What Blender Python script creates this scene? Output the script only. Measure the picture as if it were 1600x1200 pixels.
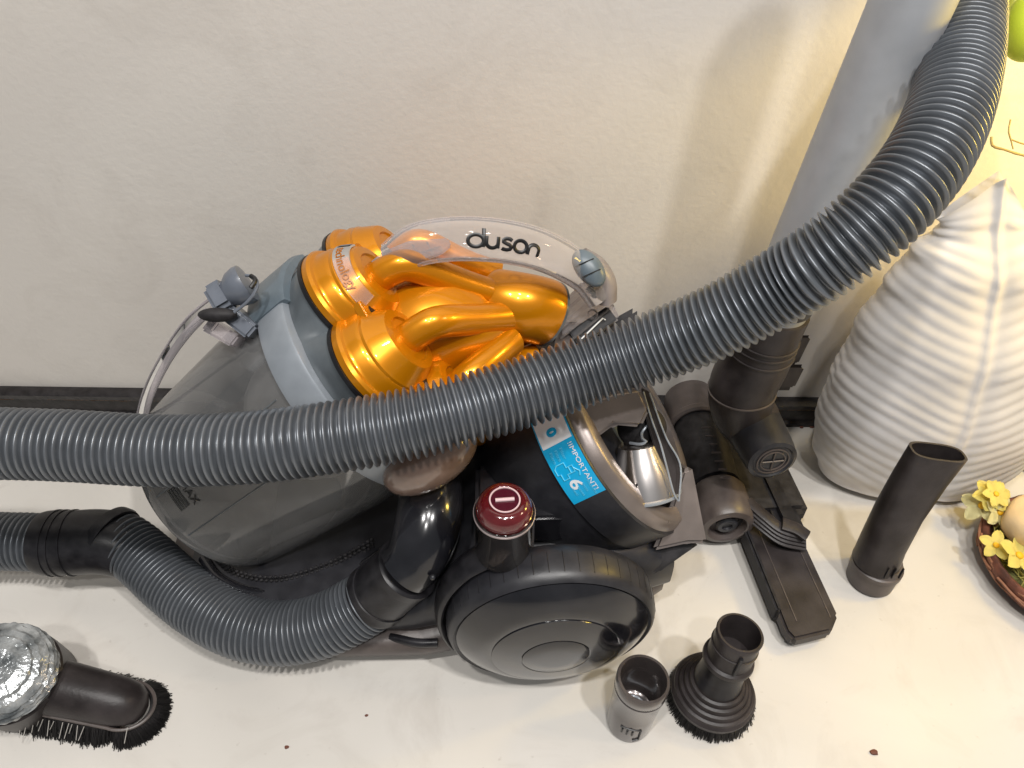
import bpy, bmesh, math, random
from mathutils import Vector as V, Matrix, noise
import numpy as np
random.seed(4)
sc = bpy.context.scene
for o in list(bpy.data.objects): bpy.data.objects.remove(o)
R = math.radians; PI = math.pi
# ------------------------------------------------------------------ camera
H = .6; F = 1200.; PITCH = R(42); ROLL = R(0.8)
fwd = V((0, math.cos(PITCH), -math.sin(PITCH)))
r0 = V((1, 0, 0)); u0 = r0.cross(fwd)
rgt = r0*math.cos(ROLL) + u0*math.sin(ROLL); upv = rgt.cross(fwd)
cd = bpy.data.cameras.new('camera'); cam = bpy.data.objects.new('camera', cd); sc.collection.objects.link(cam)
cam.matrix_world = Matrix(((rgt.x, upv.x, -fwd.x, 0), (rgt.y, upv.y, -fwd.y, 0), (rgt.z, upv.z, -fwd.z, H), (0, 0, 0, 1)))
cd.sensor_width = 36; cd.lens = F/1600*36; cd.clip_start = .01; cd.clip_end = 50
sc.camera = cam
sc.render.resolution_x = 1024; sc.render.resolution_y = 768
# ------------------------------------------------------------------ light
w = bpy.data.worlds.new('World'); sc.world = w; w.use_nodes = True
w.node_tree.nodes['Background'].inputs[0].default_value = (.90, .95, 1.0, 1)
w.node_tree.nodes['Background'].inputs[1].default_value = .21
def area(name, loc, target, size, power, col, shape='DISK'):
    l = bpy.data.lights.new(name, 'AREA'); l.shape = shape; l.size = size; l.energy = power; l.color = col
    o = bpy.data.objects.new(name, l); sc.collection.objects.link(o); o.location = loc
    o.rotation_euler = (V(target)-V(loc)).to_track_quat('-Z', 'Y').to_euler(); return o
for i, (x, y, pw) in enumerate([(.20, -.35, 13), (.78, -.50, 24), (.10, -.95, 12), (-.40, -.45, 20)]):
    area('ceiling_downlight', (x, y, 2.3), (.15, .4, 0), .11, pw, (1, .975, .945))
area('side_lamp', (1.25, .16, 1.15), (.15, .5, .1), .16, 3.0, (1, .74, .50))
area('warm_lamp', (.58, .445, .47), (.44, .62, .40), .10, 1.9, (1, .68, .11))
sc.view_settings.view_transform = 'Standard'; sc.view_settings.look = 'None'
sc.view_settings.exposure = 0.0; sc.view_settings.gamma = 1
# ------------------------------------------------------------------ pixel -> world helpers
CAMP = V((0, 0, H))
def ray(x, y): return fwd + rgt*((x-800)/F) - upv*((y-600)/F)
def atZ(x, y, z=0.): r = ray(x, y); return CAMP + r*((z-H)/r.z)
def atY(x, y, Y): r = ray(x, y); return CAMP + r*(Y/r.y)
def atD(x, y, d): return CAMP + ray(x, y)*d
# ------------------------------------------------------------------ materials
def mat(name, col, rough=.45, metal=0., coat=0., nz=.0, ns=60., bump=0., bs=300., trans=0., spec=.5, col2=None, sheen=0):
    m = bpy.data.materials.new(name); m.use_nodes = True; nt = m.node_tree; b = nt.nodes['Principled BSDF']
    b.inputs['Base Color'].default_value = (*col, 1); b.inputs['Roughness'].default_value = rough
    b.inputs['Metallic'].default_value = metal; b.inputs['Coat Weight'].default_value = coat; b.inputs['Coat Roughness'].default_value = .06
    b.inputs['Specular IOR Level'].default_value = spec; b.inputs['Transmission Weight'].default_value = trans
    tc = nt.nodes.new('ShaderNodeTexCoord')
    if nz or col2:
        n = nt.nodes.new('ShaderNodeTexNoise'); n.inputs['Scale'].default_value = ns; n.inputs['Detail'].default_value = 6
        nt.links.new(tc.outputs['Object'], n.inputs['Vector'])
        mx = nt.nodes.new('ShaderNodeMix'); mx.data_type = 'RGBA'
        c2 = col2 if col2 else tuple(min(1, c*(1+nz)+.01*nz) for c in col)
        mx.inputs[6].default_value = (*col, 1); mx.inputs[7].default_value = (*c2, 1)
        rp = nt.nodes.new('ShaderNodeMapRange'); rp.inputs[1].default_value = .35; rp.inputs[2].default_value = .68
        nt.links.new(n.outputs[0], rp.inputs[0]); nt.links.new(rp.outputs[0], mx.inputs[0]); nt.links.new(mx.outputs[2], b.inputs['Base Color'])
        mr = nt.nodes.new('ShaderNodeMapRange'); mr.inputs[3].default_value = rough*.8; mr.inputs[4].default_value = min(1, rough*1.25)
        nt.links.new(n.outputs[0], mr.inputs[0]); nt.links.new(mr.outputs[0], b.inputs['Roughness'])
    if bump:
        n2 = nt.nodes.new('ShaderNodeTexNoise'); n2.inputs['Scale'].default_value = bs; n2.inputs['Detail'].default_value = 3
        nt.links.new(tc.outputs['Object'], n2.inputs['Vector'])
        bp = nt.nodes.new('ShaderNodeBump'); bp.inputs['Strength'].default_value = bump; bp.inputs['Distance'].default_value = .001
        nt.links.new(n2.outputs[0], bp.inputs['Height']); nt.links.new(bp.outputs[0], b.inputs['Normal'])
    return m
def clear(name, tint, milk, mcol, rough=.04, edge=.5, ns=0, ior=1.5):
    """clear moulded plastic: see-through tint, a little milky scatter, fresnel gloss"""
    m = bpy.data.materials.new(name); m.use_nodes = True; nt = m.node_tree; nt.nodes.clear()
    out = nt.nodes.new('ShaderNodeOutputMaterial'); T = nt.nodes.new('ShaderNodeBsdfTransparent'); T.inputs[0].default_value = (*tint, 1)
    D = nt.nodes.new('ShaderNodeBsdfDiffuse'); D.inputs[0].default_value = (*mcol, 1)
    G = nt.nodes.new('ShaderNodeBsdfGlossy'); G.inputs['Roughness'].default_value = rough
    lw = nt.nodes.new('ShaderNodeLayerWeight'); lw.inputs[0].default_value = .35
    fr = nt.nodes.new('ShaderNodeFresnel'); fr.inputs[0].default_value = ior
    a = nt.nodes.new('ShaderNodeMixShader'); c = nt.nodes.new('ShaderNodeMixShader')
    ma = nt.nodes.new('ShaderNodeMath'); ma.operation = 'MULTIPLY_ADD'; ma.inputs[1].default_value = edge; ma.inputs[2].default_value = milk; ma.use_clamp = True
    nt.links.new(lw.outputs['Facing'], ma.inputs[0])
    if ns:
        tc = nt.nodes.new('ShaderNodeTexCoord'); n = nt.nodes.new('ShaderNodeTexNoise'); n.inputs['Scale'].default_value = ns; n.inputs['Detail'].default_value = 5
        nt.links.new(tc.outputs['Object'], n.inputs['Vector'])
        m2 = nt.nodes.new('ShaderNodeMath'); m2.operation = 'MULTIPLY_ADD'; m2.inputs[1].default_value = .5; m2.inputs[2].default_value = -.25
        m3 = nt.nodes.new('ShaderNodeMath'); m3.operation = 'ADD'; m3.use_clamp = True
        nt.links.new(n.outputs[0], m2.inputs[0]); nt.links.new(m2.outputs[0], m3.inputs[0]); nt.links.new(ma.outputs[0], m3.inputs[1]); f = m3.outputs[0]
    else: f = ma.outputs[0]
    nt.links.new(f, a.inputs[0]); nt.links.new(T.outputs[0], a.inputs[1]); nt.links.new(D.outputs[0], a.inputs[2])
    nt.links.new(fr.outputs[0], c.inputs[0]); nt.links.new(a.outputs[0], c.inputs[1]); nt.links.new(G.outputs[0], c.inputs[2])
    nt.links.new(c.outputs[0], out.inputs[0]); return m
M = {}
M['black'] = mat('black_plastic', (.007, .0065, .008), .34, nz=.8, ns=90, bump=.06, bs=900, spec=.32)
M['gloss'] = mat('gloss_black', (.006, .006, .008), .17, coat=.4, spec=.5, nz=.5, ns=40)
M['dark'] = mat('dark_grey_plastic', (.013, .013, .016), .38, nz=.5, ns=70, bump=.06, bs=900, spec=.5)
M['matte'] = mat('matte_black', (.010, .009, .010), .6, nz=.9, ns=120, bump=.1, bs=700, spec=.32)
M['tool'] = mat('worn_tool_plastic', (.017, .0135, .0135), .40, nz=.9, ns=38, bump=.12, bs=500, spec=.32)
M['toolgrey'] = mat('roller_grey_plastic', (.060, .048, .044), .40, nz=.5, ns=60, bump=.08, bs=600)
M['hose'] = mat('hose_grey', (.118, .128, .142), .33, metal=.45, nz=.25, ns=50, spec=.6)
M['silver'] = mat('silver_plastic', (.28, .305, .335), .36, metal=.35, nz=.15, ns=60, bump=.05, bs=1200)
M['wand'] = mat('wand_grey', (.37, .385, .41), .46, metal=.2, nz=.12, ns=50, bump=.05, bs=1500)
M['smoke'] = mat('smoky_cyclone', (.050, .058, .064), .32, nz=1.0, ns=22, coat=.15)
M['orange'] = mat('amber_paint', (.56, .205, .0015), .30, metal=.52, coat=.35, nz=.05, ns=12, spec=.35)
M['red'] = mat('red_button', (.055, .0015, .003), .14, coat=.6, nz=.9, ns=60)
M['cone'] = mat('brushed_metal', (.66, .62, .60), .26, metal=1.0)
M['bronze'] = mat('bronze_shell', (.17, .145, .135), .30, metal=.45, nz=.3, ns=40, bump=.05, bs=1200)
M['tan'] = mat('tan_reflection_and_dust', (.20, .135, .105), .20, coat=.6, nz=.25, ns=50)
M['bluegrey'] = mat('blue_grey_plastic', (.09, .115, .135), .36, nz=.25)
M['catch'] = mat('catch_grey', (.085, .095, .115), .30, coat=.3, nz=.5, ns=40)
M['white'] = mat('print_white', (.72, .74, .76), .5)
M['ink'] = mat('print_black', (.006, .006, .007), .4)
M['blue'] = mat('sticker_blue', (.005, .36, .66), .34)
M['ltblue'] = mat('sticker_light_blue', (.10, .56, .80), .4)
M['darkamber'] = mat('amber_ink', (.36, .12, .01), .4)
M['vase'] = mat('white_ceramic', (.62, .60, .59), .42, nz=-.16, ns=14, bump=.08, bs=160)
M['bark'] = mat('bark_brown', (.17, .055, .03), .7, col2=(.035, .014, .010), ns=90, bump=.8, bs=120)
M['moss'] = mat('dry_moss', (.26, .24, .06), .8, nz=.7, ns=60)
M['petal'] = mat('yellow_petal', (.78, .68, .20), .55, nz=.2, ns=60)
M['petalc'] = mat('cream_petal', (.82, .76, .42), .55)
M['pistil'] = mat('flower_heart', (.75, .42, .01), .6)
M['egg'] = mat('beige_fluff', (.68, .50, .28), .8, nz=.25, ns=30, bump=.5, bs=90)
M['twig'] = mat('twig_brown', (.30, .21, .06), .7, nz=.5, ns=90)
M['green'] = mat('lime_green', (.50, .60, .04), .45, nz=.25, ns=18)
M['bristle'] = mat('bristle_black', (.006, .005, .006), .6)
M['pale'] = mat('pale_bristle', (.45, .43, .40), .5)
M['clear'] = clear('clear_plastic', (.975, .955, .95), .07, (.92, .87, .86), edge=.42, ior=1.3)
M['clear2'] = clear('clear_latch_plastic', (.88, .84, .83), .30, (.62, .58, .58), edge=.4, ior=1.5)
M['strap'] = clear('clear_strap_plastic', (.90, .87, .89), .24, (.66, .61, .63), edge=.3, ior=1.3)
M['bin'] = clear('smoky_bin_plastic', (.84, .84, .84), .18, (.42, .42, .42), rough=.08, edge=.20, ns=9)
M['cup'] = clear('smoked_clear_cup', (.36, .33, .32), .15, (.05, .045, .045), edge=.5)
M['film'] = None
def film():
    m = mat('crinkled_film', (.44, .455, .46), .18, metal=.35, col2=(.085, .095, .10), ns=75, bump=.7, bs=260); return m  # crinkle glints put into the colour as bright noise streaks
M['film'] = film()
# ------------------------------------------------------------------ object helpers
C = sc.collection
def thing(name, loc, label, cat, group=None):
    o = bpy.data.objects.new(name, None); C.objects.link(o); o.location = loc; o.empty_display_size = .02
    o['label'] = label; o['category'] = cat
    if group: o['group'] = group
    return o
def wloc(p):
    l = V((0, 0, 0))
    while p: l = l + p.location; p = p.parent
    return l
def obj(name, bm, m, parent=None, sharp=38, label=None, kind=None, loc=None):
    org = wloc(parent) if parent else V(loc or (0, 0, 0))
    bmesh.ops.translate(bm, vec=-org, verts=bm.verts)
    bm.normal_update()
    for f in bm.faces: f.smooth = True
    for e in bm.edges:
        if len(e.link_faces) == 2 and e.calc_face_angle(0) > R(sharp): e.smooth = False
    me = bpy.data.meshes.new(name); bm.to_mesh(me); bm.free()
    o = bpy.data.objects.new(name, me); C.objects.link(o); me.materials.append(M[m] if isinstance(m, str) else m)
    if parent: o.parent = parent
    else: o.location = org
    if label: o['label'] = label
    if kind: o['kind'] = kind
    return o
def tag(o, label=None, cat=None, kind=None, group=None):
    for k, v in (('label', label), ('category', cat), ('kind', kind), ('group', group)):
        if v: o[k] = v
    return o
def frames(pts, ref=None):
    n = len(pts); T = []
    for i in range(n):
        T.append((pts[min(i+1, n-1)]-pts[max(i-1, 0)]).normalized())
    r = V(ref) if ref else (V((0, 0, 1)) if abs(T[0].z) < .9 else V((0, 1, 0)))
    N = []; nn = (r - T[0]*r.dot(T[0])).normalized()
    for i in range(n):
        nn = (nn - T[i]*nn.dot(T[i])).normalized(); N.append(nn)
    return T, N, [T[i].cross(N[i]) for i in range(n)]
def spline(ctrl, step):
    """Catmull-Rom through ctrl (Vectors or (Vector, value)), resampled at even arc length"""
    P = [np.array(list(c[0])+[c[1]]) if isinstance(c, tuple) else np.array(list(c)+[0.]) for c in ctrl]
    P = [2*P[0]-P[1]] + P + [2*P[-1]-P[-2]]; D = []
    for i in range(1, len(P)-2):
        for t in np.linspace(0, 1, 40, endpoint=False):
            a, b, c, d = P[i-1:i+3]
            D.append(.5*((2*b)+(-a+c)*t+(2*a-5*b+4*c-d)*t*t+(-a+3*b-3*c+d)*t**3))
    D.append(P[-2]); D = np.array(D); s = np.concatenate([[0], np.cumsum(np.linalg.norm(np.diff(D[:, :3], axis=0), axis=1))])
    n = max(2, int(round(s[-1]/step))+1); q = np.linspace(0, s[-1], n)
    O = np.stack([np.interp(q, s, D[:, k]) for k in range(4)], 1)
    return [V(o[:3]) for o in O], [float(o[3]) for o in O], q
def sweep(bm, pts, rad, seg=24, ref=None, caps=True, sx=1., sy=1., close=False, expo=None, a0=0.):
    if not isinstance(rad, (list, tuple)): rad = [rad]*len(pts)
    T, N, B = frames(pts, ref); rings = []
    for i, p in enumerate(pts):
        ring = []
        for k in range(seg):
            a = a0+2*PI*k/seg; c, s = math.cos(a), math.sin(a)
            if expo: c = math.copysign(abs(c)**expo, c); s = math.copysign(abs(s)**expo, s)
            ring.append(bm.verts.new(p + N[i]*(c*rad[i]*sx) + B[i]*(s*rad[i]*sy)))
        rings.append(ring)
    for i in range(len(rings)-1):
        for k in range(seg):
            bm.faces.new((rings[i][k], rings[i][(k+1) % seg], rings[i+1][(k+1) % seg], rings[i+1][k]))
    if caps:
        bm.faces.new(rings[0][::-1]); bm.faces.new(rings[-1])
    return rings
def basis(z, x=None):
    z = V(z).normalized(); x = V(x) if x is not None else (V((1, 0, 0)) if abs(z.x) < .8 else V((0, 1, 0)))
    x = (x - z*x.dot(z)).normalized(); return x, z.cross(x), z
def lathe(bm, o, axis, prof, seg=48, x=None, sx=1., sy=1., close=False, fn=None, capa=True, capb=True):
    """profile [(r,h)]; closed loop when close"""
    X, Y, Z = basis(axis, x); o = V(o); rings = []
    for r, h in prof:
        if r < 1e-6: rings.append([bm.verts.new(o+Z*h)]); continue
        ring = []
        for k in range(seg):
            a = 2*PI*k/seg; rr = r*(fn(a, h) if fn else 1)
            ring.append(bm.verts.new(o + X*(math.cos(a)*rr*sx) + Y*(math.sin(a)*rr*sy) + Z*h))
        rings.append(ring)
    prs = list(zip(rings[:-1], rings[1:]))
    if close: prs.append((rings[-1], rings[0]))
    for A, B in prs:
        for k in range(seg):
            k2 = (k+1) % seg
            if len(A) == 1 and len(B) == 1: continue
            if len(A) == 1: bm.faces.new((A[0], B[k2], B[k]))
            elif len(B) == 1: bm.faces.new((A[k], A[k2], B[0]))
            else: bm.faces.new((A[k], A[k2], B[k2], B[k]))
    if not close:
        if capa and len(rings[0]) > 1: bm.faces.new(rings[0][::-1])
        if capb and len(rings[-1]) > 1: bm.faces.new(rings[-1])
    return bm
def L(o, axis, prof, **k): return lathe(bmesh.new(), o, axis, prof, **k)
def prism(bm, outline, o, x, y, z, t, bev=0.):
    """outline [(u,v)] extruded along z by t from o, edges bevelled"""
    nb = bmesh.new(); a = [nb.verts.new(V(o)+V(x)*u+V(y)*v) for u, v in outline]; b = [nb.verts.new(q.co+V(z)*t) for q in a]
    nb.faces.new(a[::-1]); nb.faces.new(b); n = len(a)
    for i in range(n): nb.faces.new((a[i], a[(i+1) % n], b[(i+1) % n], b[i]))
    bmesh.ops.recalc_face_normals(nb, faces=nb.faces)
    if bev: bmesh.ops.bevel(nb, geom=nb.edges[:], offset=bev, segments=2, affect='EDGES', clamp_overlap=True)
    me = bpy.data.meshes.new('t'); nb.to_mesh(me); nb.free(); bm.from_mesh(me); bpy.data.meshes.remove(me); return bm
def boxd(bm, c, x, y, z, sx, sy, sz, bev=.001):
    return prism(bm, [(-sx/2, -sy/2), (sx/2, -sy/2), (sx/2, sy/2), (-sx/2, sy/2)], V(c)-V(z).normalized()*sz/2, V(x).normalized(), V(y).normalized(), V(z).normalized(), sz, bev)
def merge(*bms):
    o = bmesh.new()
    for b in bms:
        me = bpy.data.meshes.new('t'); b.to_mesh(me); b.free(); o.from_mesh(me); bpy.data.meshes.remove(me)
    return o
def ellipsoid(c, x, y, z, rx, ry, rz, seg=32, rings=16):
    bm = bmesh.new(); bmesh.ops.create_uvsphere(bm, u_segments=seg, v_segments=rings, radius=1)
    X, Y, Z = V(x).normalized(), V(y).normalized(), V(z).normalized()
    for v in bm.verts: v.co = V(c)+X*v.co.x*rx+Y*v.co.y*ry+Z*v.co.z*rz
    bmesh.ops.recalc_face_normals(bm, faces=bm.faces); return bm
def textbm(s, size, depth=0.0002, warp=None, bold=0.):
    cu = bpy.data.curves.new('t', 'FONT'); cu.body = s; cu.size = size; cu.extrude = depth; cu.resolution_u = 3; cu.offset = bold
    o = bpy.data.objects.new('t', cu); C.objects.link(o); dg = bpy.context.evaluated_depsgraph_get()
    me = bpy.data.meshes.new_from_object(o.evaluated_get(dg)); bm = bmesh.new(); bm.from_mesh(me)
    bpy.data.objects.remove(o); bpy.data.curves.remove(cu); bpy.data.meshes.remove(me)
    if warp:
        for v in bm.verts: v.co = warp(v.co.x, v.co.y, v.co.z)
    return bm
def shade_bump_material_ground(name, cols, scale, spots=True, rough=.45):
    m = bpy.data.materials.new(name); m.use_nodes = True; nt = m.node_tree; b = nt.nodes['Principled BSDF']; b.inputs['Roughness'].default_value = rough
    tc = nt.nodes.new('ShaderNodeTexCoord'); n = nt.nodes.new('ShaderNodeTexNoise'); n.inputs['Scale'].default_value = scale; n.inputs['Detail'].default_value = 8; n.inputs['Distortion'].default_value = .8
    nt.links.new(tc.outputs['Object'], n.inputs['Vector'])
    cr = nt.nodes.new('ShaderNodeValToRGB'); e = cr.color_ramp.elements
    e[0].position = .30; e[0].color = (*cols[0], 1); e[1].position = .62; e[1].color = (*cols[1], 1)
    nt.links.new(n.outputs[0], cr.inputs[0]); last = cr.outputs[0]
    if spots:
        v = nt.nodes.new('ShaderNodeTexNoise'); v.inputs['Scale'].default_value = 130; v.inputs['Detail'].default_value = 2
        nt.links.new(tc.outputs['Object'], v.inputs['Vector'])
        r2 = nt.nodes.new('ShaderNodeMapRange'); r2.inputs[1].default_value = .70; r2.inputs[2].default_value = .78; r2.inputs[4].default_value = .30
        nt.links.new(v.outputs[0], r2.inputs[0])
        mx = nt.nodes.new('ShaderNodeMix'); mx.data_type = 'RGBA'; mx.inputs[7].default_value = (.28, .24, .20, 1)
        nt.links.new(r2.outputs[0], mx.inputs[0]); nt.links.new(last, mx.inputs[6]); last = mx.outputs[2]
    s1 = nt.nodes.new('ShaderNodeTexNoise'); s1.inputs['Scale'].default_value = 11; s1.inputs['Detail'].default_value = 9; s1.inputs['Roughness'].default_value = .68; s1.inputs['Distortion'].default_value = 1.2
    nt.links.new(tc.outputs['Object'], s1.inputs['Vector'])
    r3 = nt.nodes.new('ShaderNodeMapRange'); r3.inputs[1].default_value = .50; r3.inputs[2].default_value = .68; r3.inputs[4].default_value = .34 if spots else .20
    nt.links.new(s1.outputs[0], r3.inputs[0])
    m3 = nt.nodes.new('ShaderNodeMix'); m3.data_type = 'RGBA'; m3.inputs[7].default_value = (.42, .385, .345, 1)
    nt.links.new(r3.outputs[0], m3.inputs[0]); nt.links.new(last, m3.inputs[6]); last = m3.outputs[2]
    nt.links.new(last, b.inputs['Base Color'])
    n2 = nt.nodes.new('ShaderNodeTexNoise'); n2.inputs['Scale'].default_value = 170 if not spots else 60; n2.inputs['Detail'].default_value = 6
    nt.links.new(tc.outputs['Object'], n2.inputs['Vector'])
    bp = nt.nodes.new('ShaderNodeBump'); bp.inputs['Strength'].default_value = .30 if not spots else .12; bp.inputs['Distance'].default_value = .001
    nt.links.new(n2.outputs[0], bp.inputs['Height']); nt.links.new(bp.outputs[0], b.inputs['Normal'])
    return m
# ------------------------------------------------------------------ setting: floor, wall, skirting
WY = .612
bm = bmesh.new(); bmesh.ops.create_grid(bm, x_segments=1, y_segments=1, size=1)
for v in bm.verts: v.co = V((v.co.x*2.5, v.co.y*1.3-.68, 0))
obj('floor', bm, shade_bump_material_ground('cream_stone_floor', [(.52, .495, .455), (.62, .592, .55)], 2.6, rough=.38), kind='structure')
bm = bmesh.new(); prism(bm, [(-2.5, 0), (2.5, 0), (2.5, 2.4), (-2.5, 2.4)], (0, WY, 0), V((1, 0, 0)), V((0, 0, 1)), V((0, 1, 0)), .08)
obj('wall', bm, shade_bump_material_ground('cream_wall', [(.575, .54, .50), (.63, .595, .55)], 2.0, spots=False, rough=.55), kind='structure')
sk = obj('skirting_board', prism(bmesh.new(), [(0, 0), (-.010, 0), (-.010, .004), (-.006, .006), (-.006, .024), (-.011, .027), (-.012, .033), (-.006, .036), (0, .036)],
    (-2.5, WY-.0002, .0), V((0, 1, 0)), V((0, 0, 1)), V((1, 0, 0)), 5.0), mat('dark_carved_skirting', (.007, .0055, .006), .30, nz=.9, ns=120, bump=.7, bs=140), kind='structure')
bm = bmesh.new()
for i in range(240):
    x = -.62+i*.0052; z = .0225+.0009*noise.noise(V((x*60, 0, 0)))
    if noise.noise(V((x*22, 3, 0))) > -.18:
        sweep(bm, [V((x, WY-.0066, z)), V((x+.0045, WY-.0066, z+.0008*random.uniform(-1, 1)))], .0003, 5)
obj('gilt_line', bm, mat('worn_gilt', (.30, .16, .07), .4, metal=.6), sk)
# a few crumbs on the floor
for i, (x, y, s, lb) in enumerate([(1365, 1176, .0022, 'dark brown crumb on the cream floor below the round dusting brush, near the bottom edge'), (448, 1168, .0013, 'tiny dark speck on the floor in front of the lower hose loop'),
        (1268, 668, .0016, 'small dark crumb on the floor between the skirting and the vase'), (1252, 668, .0018, 'larger dark crumb by the skirting, next to a smaller one'), (573, 1118, .0010, 'thin tiny grey splinter on the floor right of the round speck')]):
    bm = bmesh.new(); bmesh.ops.create_icosphere(bm, subdivisions=2, radius=s)
    p = atZ(x, y)
    for v in bm.verts: v.co = V((v.co.x*1.4, v.co.y, v.co.z*.6))*(1+.5*noise.noise(v.co*900+V((i, 0, 0)))) + p + V((0, 0, s*.45))
    tag(obj('crumb', bm, 'bark', loc=p), lb, 'crumb', group='crumbs on the floor')
# ------------------------------------------------------------------ VACUUM CLEANER
vac = thing('vacuum_cleaner', (-.06, .43, 0), 'grey and amber bagless cylinder vacuum cleaner with clear bin, standing by the wall', 'vacuum cleaner')
Bo = V((-.2516, .4332, .0911)); tl, yw = .6772, .1377
fv = V((-math.cos(yw), -math.sin(yw), 0)); av = -fv*math.cos(tl)+V((0, 0, 1))*math.sin(tl)
sv = V((math.sin(yw), -math.cos(yw), 0)); mv = -(av.cross(sv))
def W(S, Mm, Ll): return Bo + sv*S + mv*Mm + av*Ll
def ray_S(x, y, S): r = ray(x, y); t = ((Bo+sv*S-CAMP).dot(sv))/r.dot(sv); return CAMP+r*t
# wheel frame
wyaw, wcam = .0984, -.0674
wd = V((math.cos(wyaw), math.sin(wyaw), 0)); wn = V((math.sin(wyaw)*math.cos(wcam), -math.cos(wyaw)*math.cos(wcam), math.sin(wcam)))
wc = V((.033, .3011, .0792))
def wheel(c, n):
    tyre = obj('wheel', L(c, n, [(.060, -.031), (.0745, -.030), (.0778, -.027), (.0790, -.020), (.0790, -.013), (.0785, -.007), (.0765, -.002), (.0740, .0004), (.0722, -.001), (.060, -.001)], seg=96), 'dark', vac)
    bm = bmesh.new(); X, Y, Z = basis(n)
    for k in range(46):
        a = 2*PI*k/46; d = X*math.cos(a)+Y*math.sin(a)
        sweep(bm, [c+d*.0773+Z*-.0265, c+d*.0789+Z*-.020, c+d*.0789+Z*-.012, c+d*.0782+Z*-.006], .0003, 5)
    obj('tread_rib', bm, 'black', tyre, kind='stuff')
    hub = obj('hubcap', L(c, n, [(.0720, -.003), (.0720, .0000), (.0708, .0012), (.065, .0055), (.056, .0108), (.0485, .0135), (.047, .0133), (0, .0133)], seg=96), 'gloss', tyre)
    obj('hub_disc', L(c, n, [(.0470, .0128), (.0468, .0142), (.045, .0147), (.036, .0168), (.0258, .0182), (.025, .0177), (0, .0177)], seg=72), 'gloss', tyre)
    obj('axle_cap', L(c, n, [(.0246, .0172), (.0246, .0182), (.0235, .0188), (.012, .0198), (0, .0202)], seg=48), 'gloss', tyre)
    return tyre
wheel(wc, wn)
wn2 = V((-wn.x, -wn.y, wn.z))
wheel(wc+V((-wn.x, -wn.y, 0))*.268, wn2)
# chassis pan and hull: lofted superellipse stations along the machine
def loft(stations, seg=40, ex=.5, yawa=.0984):
    bm = bmesh.new(); rings = []
    dx = V((math.cos(yawa), math.sin(yawa), 0)); dy = V((-math.sin(yawa), math.cos(yawa), 0))
    for (x, yc, hw, z0, z1) in stations:
        ring = []
        for k in range(seg):
            a = 2*PI*k/seg; c, s = math.cos(a), math.sin(a)
            c = math.copysign(abs(c)**ex, c); s = math.copysign(abs(s)**ex, s)
            ring.append(bm.verts.new(V((0, .43, 0)) + dx*x + dy*(yc+hw*c) + V((0, 0, (z0+z1)/2+(z1-z0)/2*s))))
        rings.append(ring)
    for i in range(len(rings)-1):
        for k in range(seg): bm.faces.new((rings[i][k], rings[i+1][k], rings[i+1][(k+1) % seg], rings[i][(k+1) % seg]))
    bm.faces.new(rings[0]); bm.faces.new(rings[-1][::-1]); bmesh.ops.recalc_face_normals(bm, faces=bm.faces); return bm
pan = obj('chassis_pan', loft([(-.300, 0, .030, .016, .030), (-.285, 0, .055, .012, .034), (-.25, 0, .082, .010, .036), (-.20, 0, .098, .009, .038), (-.14, 0, .104, .008, .040), (-.08, 0, .108, .008, .042),
    (-.03, 0, .104, .008, .050), (.03, 0, .095, .010, .06), (.09, 0, .090, .012, .06), (.125, 0, .07, .02, .05)]), 'toolgrey', vac)
hull = obj('body_shell', loft([(-.275, 0, .035, .030, .045), (-.24, 0, .070, .030, .052), (-.18, 0, .088, .032, .058), (-.12, 0, .096, .034, .064), (-.085, 0, .100, .034, .076), (-.06, 0, .100, .034, .098), (-.03, 0, .096, .034, .112),
    (0, 0, .094, .034, .116), (.05, 0, .093, .034, .118), (.10, 0, .085, .034, .105), (.128, 0, .075, .034, .085)]), 'dark', vac)
# tray rim under the bin
def planar(pts, z): return [atZ(x, y, z) for x, y in pts]
p, _, _ = spline([atZ(318, 872, .05), atZ(345, 905, .05), atZ(400, 926, .05), atZ(470, 926, .05), atZ(540, 900, .055), atZ(600, 862, .065)], .004)
obj('tray_rim', sweep(bmesh.new(), p, .0045, 12) and None or (lambda b: (sweep(b, p, .0045, 12), b)[1])(bmesh.new()), 'gloss', vac)
p, _, _ = spline([atZ(330, 868, .052), atZ(372, 902, .052), atZ(440, 912, .052), atZ(520, 888, .056), atZ(590, 850, .066)], .0042)
bm = bmesh.new()
for q in p[1:-1]:
    for dz in (0, .005, .010): bmesh.ops.create_icosphere(bm, subdivisions=1, radius=.0017, matrix=Matrix.Translation(q+V((0, 0, dz))))
obj('grille_stud', bm, 'matte', vac, kind='stuff')
# fender hugging the near wheel
bm = bmesh.new(); X, Y, Z = wd, wd.cross(wn), wn
Y = V((0, 0, 1)) - wn*wn.z; Y.normalize()
ps = []
for k in range(40):
    a = R(104+k*(206-104)/39); ps.append(wc+wd*math.cos(a)*.0835+Y*math.sin(a)*.0835-wn*(.0285-.008*max(0, (k-12)/27)))
sweep(bm, ps, [.0115*min(1, .35+k/12) for k in range(40)], 16, ref=wn, sx=1.0, sy=.34)
obj('wheel_fender', bm, 'black', vac)
p, _, _ = spline([atZ(610, 995, .034), atZ(650, 1004, .036), atZ(684, 1004, .037)], .004)
bm = bmesh.new(); sweep(bm, p, .0035, 12); obj('bumper_trim', bm, 'black', vac)
# front castor
cst = obj('castor', L((-.262, .395, .011), (0, 1, 0), [(.004, -.009), (.0105, -.008), (.011, 0), (.0105, .008), (.004, .009)], seg=24), 'matte', vac)
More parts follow.
